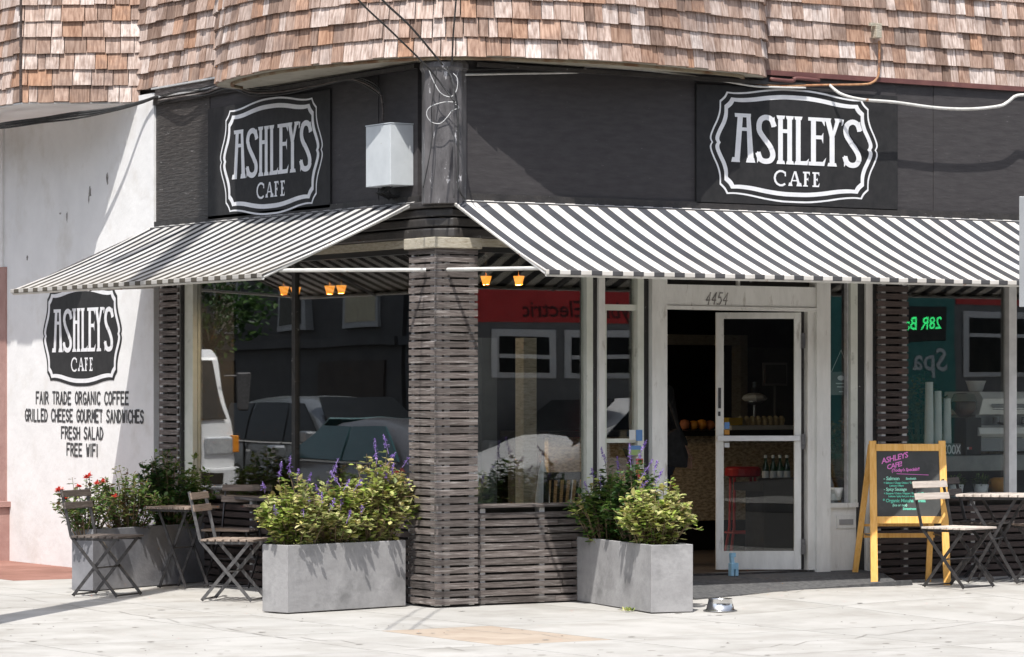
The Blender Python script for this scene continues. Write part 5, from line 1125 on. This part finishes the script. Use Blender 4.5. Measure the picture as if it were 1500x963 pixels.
o = MB().lathe([(.05, 0), (.06, .01), (.085, .09), (.088, .09), (.055, .014)], (0, 0, 0), 20).build("wire_basket", "white_plastic"); q = onY(1455, 560, .8); o.location = (e0 + .22, .78, zt + .002); tag(o, "pale cup basket on top of the espresso machine", "basket")
for i, (px, py, lb) in enumerate(((1400, 722, "small potted herb left of the white pot on the low window shelf"), (1437, 722, "bushy herb in a white pot on the low window shelf"))):
    q = onY(px, py, .22); PP = thing("potted_herb", lb, "potted plant", (q.x, .22, .70), group="potted herbs in the right window")
    MB().lathe([(.045, .001), (.05, .005), (.066, .105), (.062, .105), (.05, .09), (.001, .088)], (0, 0, 0), 20).build("pot", "white_plastic", PP, smooth=True); lv = MB()
    for j in range(260):
        e = rvec(); e.z = abs(e.z); leaf(lv, Vector((0, 0, .10)) + e * ru(.02, .085), (e + rvec() * .6), Vector((0, 0, 1)), .024, .007)
    tag(lv.build("foliage", "leaf_green", PP), kind="stuff")
shrub("dried_bouquet", "large dark dried bouquet behind the right window next to the slatted pilaster", tuple(onY(1352, 640, .75)), .22, .16, .55, 46, ["dry_flower", "leaf_dark"], cat="flowers", low=.4, lsz=.04)
OB = MB().lathe([(.05, 0), (.09, .03), (.11, .09), (.09, .14), (.06, .15)], (0, 0, 0), 18).build("reflection_shape", "orange_skin", smooth=True); q = onY(1466, 712, .3); OB.location = (q.x, .3, .702); tag(OB, "orange shape standing in for a reflection low in the right window", "stand-in")  # solid orange shape stands in for a red-orange reflection in the glass
# seat and posts behind the middle window
for i, (px0, px1, y_, m_, lb) in enumerate(((706, 728, .9, "inside_grey", "grey inner post near the slatted column in the middle window"), (767, 786, 1.3, "cream_beam", "pale inner post in the middle of the middle window"))):
    a, c = onY(px0, 600, y_), onY(px1, 600, y_); o = bx(None, "inner_post", m_, a.x, y_, .155, c.x, y_ + .12, onY(px0, 495, y_).z); tag(o, lb, "post")
q = onY(828, 745, .55); IC = thing("dining_chair", "dark wooden dining chair with a slatted back inside the middle window", "chair", (q.x, .8, .155), R(8))
zt_ = onY(828, 692, .55).z - .155
for s in (-1, 1): MB().bar((s * .17, -.16, 0), (s * .20, -.22, zt_), .03, .03).build("back_post", "cloth_black", IC); MB().bar((s * .18, .22, 0), (s * .18, .2, .44), .03, .03).build("leg", "cloth_black", IC)
MB().box(-.19, -.19, .43, .19, .22, .46).build("seat", "cloth_black", IC, bevel=.006); MB().bar((-.2, -.215, zt_ - .03), (.2, -.215, zt_ - .03), .02, .06).build("top_rail", "cloth_black", IC)
for k in range(5): MB().bar((-.12 + k * .06, -.18, .46), (-.13 + k * .065, -.212, zt_ - .06), .012, .022, (0, 1, 0)).build("spindle", "grey_steel" if k == 3 else "cloth_black", IC)
q = onY(836, 690, .75); o = MB().lathe([(.07, -.75 + .30), (.055, -.2), (.03, 0), (.006, .07)], (0, 0, 0), 14).build("napkin_cone", "white_plastic"); o.location = (q.x, 1.15, q.z); tag(o, "white pointed folded napkin beside the dark dining chair", "napkin")
TT = thing("dining_table", "white dining table corner inside the middle window", "table", (q.x + .1, 1.2, .155)); bx(TT, "top", "white_plastic", q.x - .25, .95, q.z - .49, q.x + .55, 1.6, q.z - .455); bx(TT, "pedestal", "cloth_black", q.x + .1, 1.2, .155, q.x + .2, 1.3, q.z - .49)

# ---------------------------------------------------------------- person just inside the doorway
def skin_body(name, joints, edges, mat, parent, sub=2):
    me = bpy.data.meshes.new(name); me.from_pydata([j[0] for j in joints], edges, []); me.materials.append(M[mat]); o = bpy.data.objects.new(name, me); COL.objects.link(o); o.parent = parent
    sk = o.modifiers.new("skin", 'SKIN'); sk.use_smooth_shade = True
    for i, j in enumerate(joints):
        r = j[1]; me.skin_vertices[0].data[i].radius = (r, r) if isinstance(r, (int, float)) else r
        me.skin_vertices[0].data[i].use_root = (i == 0)
    s_ = o.modifiers.new("sub", 'SUBSURF'); s_.levels = sub; s_.render_levels = sub
    dg = bpy.context.evaluated_depsgraph_get(); dg.update(); m2 = bpy.data.meshes.new_from_object(o.evaluated_get(dg)); o.modifiers.clear(); o.data = m2
    m2.polygons.foreach_set("use_smooth", [True] * len(m2.polygons)); return o
q = at(956, 800, 26.6); PE = thing("person", "person in a dark jacket standing just inside the left side of the doorway", "person", (q.x, q.y, .155), R(200))
J = [((0, 0, .92), (.15, .11)), ((0, 0, 1.10), (.13, .10)), ((0, 0, 1.30), (.16, .11)), ((0, 0, 1.42), (.12, .09)), ((0, .01, 1.50), .055), ((0, .02, 1.56), .06), ((0, .02, 1.64), (.078, .095)), ((0, .015, 1.71), (.07, .08)),
     ((-.17, 0, 1.41), .06), ((-.24, .02, 1.14), .045), ((-.22, .16, .94), .033), ((-.21, .20, .88), .03), ((.17, 0, 1.41), .06), ((.24, .0, 1.14), .045), ((.25, .06, .90), .033), ((.25, .08, .84), .03),
     ((-.09, 0, .86), .09), ((-.10, .02, .48), .06), ((-.10, 0, .10), .042), ((-.10, .12, .04), .04), ((.09, 0, .86), .09), ((.10, .03, .48), .06), ((.10, -.02, .10), .042), ((.10, .10, .04), .04)]
E = [(0, 1), (1, 2), (2, 3), (3, 4), (4, 5), (5, 6), (6, 7), (3, 8), (8, 9), (9, 10), (10, 11), (3, 12), (12, 13), (13, 14), (14, 15), (0, 16), (16, 17), (17, 18), (18, 19), (0, 20), (20, 21), (21, 22), (22, 23)]
skin_body("body", J, E, "skin", PE)
JJ = [(J[i][0], (J[i][1][0] + .025, J[i][1][1] + .03) if isinstance(J[i][1], tuple) else J[i][1] + .02) for i in (0, 1, 2, 3, 8, 9, 10, 12, 13, 14)]
skin_body("jacket", JJ, [(0, 1), (1, 2), (2, 3), (3, 4), (4, 5), (5, 6), (3, 7), (7, 8), (8, 9)], "cloth_black", PE)
JJ = [(J[i][0], (J[i][1][0] + .012, J[i][1][1] + .02) if isinstance(J[i][1], tuple) else J[i][1] + .016) for i in (0, 16, 17, 18, 20, 21, 22)]
skin_body("trousers", JJ, [(0, 1), (1, 2), (2, 3), (0, 4), (4, 5), (5, 6)], "denim", PE)
for s in (-1, 1): MB().box(s * .10 - .045, -.06, 0, s * .10 + .045, .19, .075).build("shoe", "cloth_black", PE, bevel=.025)
MB().lathe([(.01, 1.79), (.06, 1.775), (.092, 1.72), (.095, 1.65), (.07, 1.58)], (0, -.01, 0), 16, False).build("hair", "hair_brown", PE, smooth=True)
for s in (-1, 1):
    for k in range(4):
        a0 = Vector(J[11][0] if s < 0 else J[15][0]) + Vector((0, (k - 1.5) * .018, -.01)); MB().tube([a0, a0 + Vector((s * .004, .008, -.05)), a0 + Vector((-s * .012, .02, -.085))], .009, 6, r2=.006).build("finger", "skin", PE, smooth=True)
    a0 = Vector(J[11][0] if s < 0 else J[15][0]) + Vector((-s * .01, .035, .01)); MB().tube([a0, a0 + Vector((-s * .01, .03, -.03))], .010, 6, r2=.007).build("thumb", "skin", PE, smooth=True)
    MB().lathe([(.004, -.006), (.008, 0), (.004, .006)], (s * .03, .105, 1.655), 8).build("eye", "sign_white", PE)
MB().bar((0, .105, 1.64), (0, .128, 1.615), .018, .02).build("nose", "skin", PE, bevel=.006); MB().box(-.022, .098, 1.582, .022, .108, 1.592).build("mouth", "terracotta", PE, bevel=.003)
q = at(988, 655, 26.3); BG = thing("shoulder_bag", "black shoulder bag hanging at the left side of the doorway", "bag", q)
MB().add([(-.13, -.05, -.15), (.10, -.05, -.17), (.10, .05, -.17), (-.13, .05, -.15), (-.12, -.03, .10), (.03, -.03, .15), (.03, .03, .15), (-.12, .03, .10), (.14, 0, -.06)], [(0, 3, 2, 1), (4, 5, 6, 7), (0, 1, 8, 5, 4), (2, 3, 7, 6, 8), (3, 0, 4, 7), (1, 2, 8), (5, 8, 6)]).build("bag", "cloth_black", BG, bevel=.015); MB().tube(catmull([Vector((-.06, 0, .12)), Vector((-.12, .03, .35)), Vector((-.16, .05, .62)), Vector((-.05, .03, .40)), Vector((.05, 0, .12))], 5), .012, 6).build("strap", "cloth_black", BG)

# ================================================================== ACROSS THE STREET (seen in the window reflections)
def place_local(t): return t
def wheel(t, x, y, r=.33, wdt=.2, s=1):
    m = MB(); prof = [(r * .62, -wdt / 2), (r * .95, -wdt / 2), (r, -wdt * .35), (r, wdt * .35), (r * .95, wdt / 2), (r * .62, wdt / 2)]; n = 22
    vs = [(x + a * cos(2 * pi * k / n), y + b, r + a * sin(2 * pi * k / n)) for a, b in prof for k in range(n)]
    fs = [(i * n + k, i * n + (k + 1) % n, (i + 1) * n + (k + 1) % n, (i + 1) * n + k) for i in range(len(prof)) for k in range(n) if i < len(prof) - 1] + [(5 * n + k, 5 * n + (k + 1) % n, (k + 1) % n, k) for k in range(n)]
    m.add(vs, fs); w_ = m.build("wheel", "tyre", t); rm = MB()
    rm.tube([(x, y - wdt * .3, r), (x, y + wdt * .3, r)], r * .6, 18); rm.build("rim", "grey_steel", w_)
def car(name, label, loc, rz, prof, wd_, belt, paint, glassm="car_glass", cat="car"):
    """prof: (x, z_low, z_top, half-width at belt, half-width at top) stations; body below and cabin above the belt"""
    t = thing(name, label, cat, loc, rz); m = MB(); n = 12; rings = []
    for (x, z0, z1, hb, ht) in prof:
        zb_ = min(belt, z1 - .02); pts = [(-hb * .93, z0), (-hb, z0 + .12), (-hb * 1.0, zb_ * .75), (-hb * .96, zb_), (-ht, z1 - .06), (-ht * .8, z1), (ht * .8, z1), (ht, z1 - .06), (hb * .96, zb_), (hb, zb_ * .75), (hb, z0 + .12), (hb * .93, z0)]
        rings.append([(x, y, z) for y, z in pts])
    fs = [(i * n + k, i * n + (k + 1) % n, (i + 1) * n + (k + 1) % n, (i + 1) * n + k) for i in range(len(prof) - 1) for k in range(n)] + [tuple(range(n))[::-1], tuple((len(prof) - 1) * n + k for k in range(n))]
    m.add([v for r_ in rings for v in r_], fs); m.build("body", paint, t, smooth=True, bevel=0, sub=1)
    return t
def quad_panel(t, name, mat, pts, th=.02):
    P = [Vector(p) for p in pts]; nn = (P[1] - P[0]).cross(P[2] - P[0]).normalized() * th
    n = len(P); MB().add(P + [p + nn for p in P], [tuple(range(n))[::-1], tuple(range(n, 2 * n))] + [(i, (i + 1) % n, n + (i + 1) % n, n + i) for i in range(n)]).build(name, mat, t)
def dress(t, L, W_, hood_z, roof_z, xs_, belt, glassm, wb, r=.33, lamp_z=.72):
    hw = W_ / 2
    for s in (-1, 1):
        for i in range(len(xs_) - 1):
            a, b = xs_[i], xs_[i + 1]; y = s * (hw * .965); yt = s * (hw * .80); pts = [(a[0], y, belt + .02), (b[0] - .05, y, belt + .02), (b[1] - .05, yt + s * .015, roof_z - .12), (a[1], yt + s * .015, roof_z - .12)]
            quad_panel(t, "side_window", glassm, pts if s > 0 else pts[::-1])
        wheel(t, wb / 2, s * (hw - .085), r); wheel(t, -wb / 2, s * (hw - .085), r)
        MB().box(L / 2 - .30, s * (hw - .38) - .16, lamp_z - .09, L / 2 - .03, s * (hw - .38) + .20, lamp_z + .06).build("headlight", "headlamp", t, bevel=.04)
        MB().box(xs_[-1][0] - .15, s * (hw + .02), belt + .0, xs_[-1][0] + .02, s * (hw + .2), belt + .16).build("mirror", "grey_steel", t, bevel=.03)
        MB().bar((xs_[0][0], s * hw * .99, belt), (xs_[-1][0], s * hw * .99, belt), .02, .02).build("trim", "chrome", t)
    for s in (-1, 1):
        for q_ in (1, -1):
            MB().tube([(q_ * wb / 2, s * (hw * .80), r), (q_ * wb / 2, s * (hw * 1.002), r)], r * 1.18, 20).build("wheel_arch", "black_gloss", t)
        for x in (xs_[1][0] - .02, xs_[2][0] - .02): MB().box(x - .006, s * hw * .97, .36, x + .006, s * hw * 1.012, belt).build("door_seam", "black_gloss", t)
        MB().box(xs_[1][0] + .1, s * hw * 1.0, belt - .14, xs_[1][0] + .24, s * hw * 1.025, belt - .11).build("door_handle", "chrome", t); MB().box(-L / 2 + .02, s * hw * .62 - .14, belt - .22, -L / 2 + .18, s * hw * .62 + .14, belt - .06).build("tail_light", "red_paint", t, bevel=.02)
        MB().box(-L * .36, s * hw * .93, .20, L * .36, s * hw * 1.0, .34).build("sill", "black_gloss", t)
    a = xs_[-1]; y = hw * .72
    quad_panel(t, "windscreen", glassm, [(a[0] + .12, -y * 1.1, belt + .02), (a[0] + .12, y * 1.1, belt + .02), (a[1] + .05, y * .9, roof_z - .05), (a[1] + .05, -y * .9, roof_z - .05)])
    MB().box(L / 2 - .1, -.45, .38, L / 2 + .015, .45, .62).build("grille", "black_gloss", t, bevel=.02); MB().box(L / 2 - .2, -hw * .9, .24, L / 2 + .03, hw * .9, .37).build("bumper", "grey_steel", t, bevel=.03)
def vp(px, Y, plane):  # mirror a point seen in a window at depth Y back into the street
    q = CAM + (CY + CX * ((px - 750) / F)) * Y
    return Vector((-q.x, q.y, -.13)) if plane == 'L' else Vector((q.x, -q.y, -.13))
suv_prof = [(-2.25, .45, .95, .80, .78), (-2.2, .32, 1.10, .88, .72), (-2.0, .28, 1.50, .90, .66), (-1.4, .28, 1.63, .91, .66), (-.3, .28, 1.66, .91, .68), (.35, .28, 1.60, .91, .66), (1.05, .28, 1.10, .91, .78), (1.9, .28, .98, .88, .76), (2.2, .32, .80, .80, .68), (2.28, .42, .65, .70, .6)]
q = Vector((-9.1, 17.75, 0)); t = car("parked_suv", "dark grey SUV reflected in the left window beside the white truck", (q.x, q.y, -.13), R(-90), suv_prof, 1.82, 1.02, "car_dark"); dress(t, 4.5, 1.82, 1.0, 1.66, [(-1.95, -1.7), (-1.0, -.95), (.0, -.02), (1.0, .38)], 1.02, "car_glass", 2.65)
sed = [(-2.3, .4, .85, .76, .70), (-2.2, .28, 1.0, .86, .70), (-1.5, .25, 1.05, .88, .70), (-.9, .25, 1.36, .89, .62), (0, .25, 1.44, .89, .64), (.5, .25, 1.36, .89, .62), (1.25, .25, .98, .89, .76), (2.0, .26, .86, .86, .72), (2.25, .3, .72, .78, .62), (2.32, .38, .6, .66, .55)]
q = Vector((-6.2, 10.9, 0)); t = car("parked_sedan", "dark sedan reflected in the left window next to the slatted column", (q.x, q.y + .4, -.13), R(90), sed, 1.78, .93, "car_grey"); dress(t, 4.6, 1.78, .95, 1.44, [(-1.45, -.95), (-.2, -.2), (1.1, .48)], .93, "car_glass_teal", 2.7, .31, .66)
# white truck
q = Vector((-5.9, 19.3, 0)); TK = thing("box_truck", "white cab-over truck with an orange indicator reflected at the left end of the left window", "truck", (q.x - .3, q.y - 1.2, -.13), R(-90))
cabp = [(-1.2, .62), (-1.2, 2.2), (.35, 2.25), (.55, 2.15), (.95, 1.28), (1.02, .95), (1.02, .45), (.6, .45), (.5, .75), (-.2, .75), (-.3, .45), (-1.2, .45)]
m = MB(); n = len(cabp); m.add([(x, y, z) for y in (-.95, .95) for x, z in cabp], [tuple(range(n)), tuple(range(n, 2 * n))[::-1]] + [(i, n + i, n + (i + 1) % n, (i + 1) % n) for i in range(n)]); m.build("cab", "truck_white", TK, bevel=.04)
MB().box(-5.6, -1.0, .8, -1.3, 1.0, 1.55).build("cargo_box", "truck_white", TK, bevel=.02)
for s in (-1, 1):
    pts = [(-.45, s * .955, 1.35), (.80, s * .955, 1.30), (.50, s * .955, 2.05), (-.45, s * .955, 2.05)]; quad_panel(TK, "side_window", "car_glass", pts if s > 0 else pts[::-1])
    MB().box(.98, s * .72 - .2, .88, 1.05, s * .72 + .16, 1.10).build("headlight", "headlamp", TK, bevel=.02); MB().box(.96, s * .93 - .06, .90, 1.06, s * .93 + .04, 1.12).build("indicator", "amber", TK, bevel=.01)
    MB().box(.82, s * 1.2 - .09, 1.45, .87, s * 1.2 + .09, 1.95).build("mirror", "steel_grey", TK, bevel=.02); MB().tube([(.8, s * .95, 1.9), (.85, s * 1.2, 1.9)], .015).build("mirror_arm", "steel_grey", TK)
    wheel(TK, .15, s * .82, .38, .22); wheel(TK, -4.8, s * .82, .38, .22)
quad_panel(TK, "windscreen", "car_glass", [(1.0 - .04, -.86, 1.32), (.96, .86, 1.32), (.60, .80, 2.10), (.60, -.80, 2.10)], .02)
MB().box(1.0, -.98, .45, 1.12, .98, .72).build("bumper", "truck_white", TK, bevel=.03)
for k in range(3): MB().box(1.02, -.45, 1.16 - k * .08, 1.035, .45, 1.19 - k * .08).build("grille_slot", "black_gloss", TK)
for s in (-1, 1): MB().box(1.115, s * .55 - .2, .52, 1.13, s * .55 + .2, .66).build("fog_lamp", "car_glass", TK)
# bus beyond the door wall
BX0, BY = 5.3, -9.2
BU = thing("city_bus", "city bus with a red top band and teal side panel, seen reflected in the windows", "bus", (BX0, BY, -.13)); Lb = 12.2
cs = [(0, .30), (0, 2.85), (-.18, 3.05), (-2.4, 3.05), (-2.55, 2.85), (-2.55, .30)]
m = MB(); n = len(cs)
xsb = [(0, .25), (.18, .0), (Lb - .1, 0), (Lb, .15)]
for x, ins in xsb: m.v += [(x, y + (-ins if y > -1 else ins) * .6, z - (ins * .6 if z > 2 else 0)) for y, z in cs]
for i in range(3):
    for k in range(n): m.f.append((i * n + k, (i + 1) * n + k, (i + 1) * n + (k + 1) % n, i * n + (k + 1) % n))
m.f += [tuple(range(n)), tuple(range(3 * n, 4 * n))[::-1]]; m.build("body", "bus_grey", BU, bevel=.05)
z0b = .13
def bpan(nm, mt, x0, x1, za_, zb_, th=.012, bev=0): return MB().box(x0, 0, za_ + z0b, x1, th, zb_ + z0b).build(nm, mt, BU, bevel=bev)
bpan("top_band", "bus_red", .2, 5.15, 2.30, 2.72); bpan("top_band", "bus_red", 7.35, Lb - .1, 2.58, 2.80)
bpan("advert_panel", "bus_teal", 5.2, 7.32, .8, 2.80, .014)
for i, (x0, x1) in enumerate(((.9, 1.75), (1.85, 2.9), (3.05, 4.3), (7.45, 8.5), (8.65, 9.7), (9.85, 10.9), (11.0, 12.0))):
    hi = 2.22 if x0 < 5 else 2.50
    f_ = bpan("window_frame", "bus_trim", x0, x1, 1.30 + (.42 if x0 < 5 else .45), hi, .020, .03); w_ = MB().box(x0 + .085, 0.021, 1.36 + (.42 if x0 < 5 else .45) + z0b, x1 - .085, .026, hi - .08 + z0b).build("pane", "car_glass", f_); MB().box(x0 + .085, .0262, hi - .30 + z0b, x1 - .085, .033, hi - .26 + z0b).build("bar", "bus_trim", f_)
bpan("sign_window", "black_gloss", 6.15, 7.2, 2.15, 2.55, .022, .02)
mt = Matrix.Translation((7.12, .026, 2.29 + z0b)) @ Matrix.Rotation(pi, 4, 'Z') @ Matrix.Rotation(R(90), 4, 'X')
font_mesh("route_text", "28R Bay", .20, "led_green", BU, mt, .002); mt = Matrix.Translation((7.2, .024, 1.82 + z0b)) @ Matrix.Rotation(pi, 4, 'Z') @ Matrix.Rotation(R(90), 4, 'X'); font_mesh("advert_text", "Spa", .36, "bus_white_text", BU, mt, .006)
mt = Matrix.Translation((2.9, .020, 2.36 + z0b)) @ Matrix.Rotation(pi, 4, 'Z') @ Matrix.Rotation(R(90), 4, 'X'); font_mesh("side_text", "Hybrid Electric", .26, "bus_text", BU, mt, .003, .1)
for x in (2.2, 9.4):
    wheel(BU, x, -.16, .48, .28); wheel(BU, x, -2.4, .48, .28)
# silver car with sloping bonnet between bus and cafe
t = car("parked_suv", "silver SUV reflected low in the middle window, its bonnet towards the corner column", (6.95, -7.85, -.13), R(180), suv_prof, 1.82, 1.02, "bus_trim"); dress(t, 4.5, 1.82, 1.0, 1.66, [(-1.95, -1.7), (-1.0, -.95), (.0, -.02), (1.0, .38)], 1.02, "car_glass", 2.65)

def far_building(label, x0, x1, y0, y1, h, face, mat, win=True, garage=True, curtain=False):
    """plain three-storey terraced house; face is the street side ('+x' or '+y')"""
    t = thing("terraced_house", label, "house", ((x0 + x1) / 2, (y0 + y1) / 2, 0), group="houses across the street"); bx(t, "wall", mat, x0, y0, -.1, x1, y1, h)
    a, b = (y0, y1) if face == '+x' else (x0, x1)
    def fx(nm, mt, s0, s1, z0, z1, d0, d1, par=t):
        if face == '+x': return bx(par, nm, mt, x1 + d0, s0, z0, x1 + d1, s1, z1)
        return bx(par, nm, mt, s0, y1 + d0, z0, s1, y1 + d1, z1)
    fx("cornice", mat, a, b, 2.35, 2.50, 0, .12); fx("cornice", "far_trim", a, b, h - .4, h - .1, 0, .35); W_ = b - a
    fx("garage_door", "far_brown", a + .5, a + 2.9, 0, 2.1, .0, .05); dr = fx("front_door", "far_brown", b - 1.6, b - .6, 0, 2.15, .0, .06); fx("base", "far_trim", a, b, 0, .25, 0, .04)
    for fl in range(2):
        z = 2.75 + fl * 3.1
        if z + 1.7 > h: break
        for k in range(3):
            c = a + W_ * (k + .5) / 3; f_ = fx("window", "far_trim", c - .6, c + .6, z - .1, z + 1.7, 0, .08); fx("pane", "curtain" if curtain and k != 1 else "car_glass", c - .5, c + .5, z, z + 1.6, .081, .09, f_); fx("glazing_bar", "far_trim", c - .5, c + .5, z + .78, z + .83, .091, .10, f_)
cols = ["far_grey", "far_brown", "far_blue", "far_grey", "far_green", "far_brown", "far_grey", "far_blue"]
kinds = ["charcoal", "brown", "slate blue", "grey", "dull green", "dark brown", "pale trimmed grey", "blue grey"]
for i in range(8):
    far_building("%s terraced house, number %s along the street beside the white wall" % (kinds[i], ("one", "two", "three", "four", "five", "six", "seven", "eight")[i]), -25, -15.4, 4 + i * 7.6, 4 + i * 7.6 + 7.5, 9.5 + (i % 3) * .8, '+x', cols[i], curtain=(i % 2 == 1))
for i in range(8):
    far_building("%s terraced house, number %s along the street facing the cafe door" % (kinds[-1 - i], ("one", "two", "three", "four", "five", "six", "seven", "eight")[i]), -5.5 + i * 7.6, -5.5 + i * 7.6 + 7.5, -32, -21.5, 9.8 + (i % 2) * 1.0, '+y', cols[-1 - i])
far_building("unseen dark brown house added behind the viewpoint to darken the door glass", -34, -17, -66, -25.5, 9.5, '+y', "far_brown"); far_building("unseen grey wing added beside the dark house behind the viewpoint", -34, -19, -25.4, -14, 8.5, '+x', "far_grey")  # unseen houses added behind the camera so the door pane reflects dark walls
far_building("unseen brown house added at the street end to darken the door glass", -20, -12.2, -78, -66, 10, '+y', "far_brown"); far_building("unseen dark grey house added at the street end to darken the door glass", -12, -4.2, -78, -66, 9.2, '+y', "far_grey")  # unseen pair added to keep bright horizon sky out of the door pane
tag(bx(None, "far_pavement", "kerb", -15.4, 2.0, -.128, -12.8, 66, -.0), kind="structure"); tag(bx(None, "far_pavement", "kerb", -7, -21.5, -.128, 60, -18.6, -.0), kind="structure")
tag(bx(None, "far_pavement", "kerb", -22, -26, -.128, -11, -18.6, -.0), kind="structure")
# street tree seen in the reflection
q = vp(296, 47, 'L'); TRE = thing("street_tree", "small dark street tree reflected near the left end of the left window", "tree", (q.x, q.y, -.05))
MB().tube([(0, 0, 0), (.05, 0, 1.2), (-.03, .05, 2.3)], .10, 10, r2=.06).build("trunk", "bark", TRE)
lv = MB(); br = MB()
for i in range(34):
    e = rvec(); e.z = e.z * .8 + .2; c = Vector((0, 0, 2.9)) + e * ru(.5, 1.15); br.tube([(-.03, .05, 2.2), c], .012, 5, r2=.004)
    for j in range(60): f_ = rvec(); leaf(lv, c + f_ * ru(.05, .38), rvec(), Vector((0, 0, 1)), .10, .035)
br.build("limb", "bark", TRE); tag(lv.build("crown", "leaf_dark", TRE), kind="stuff")
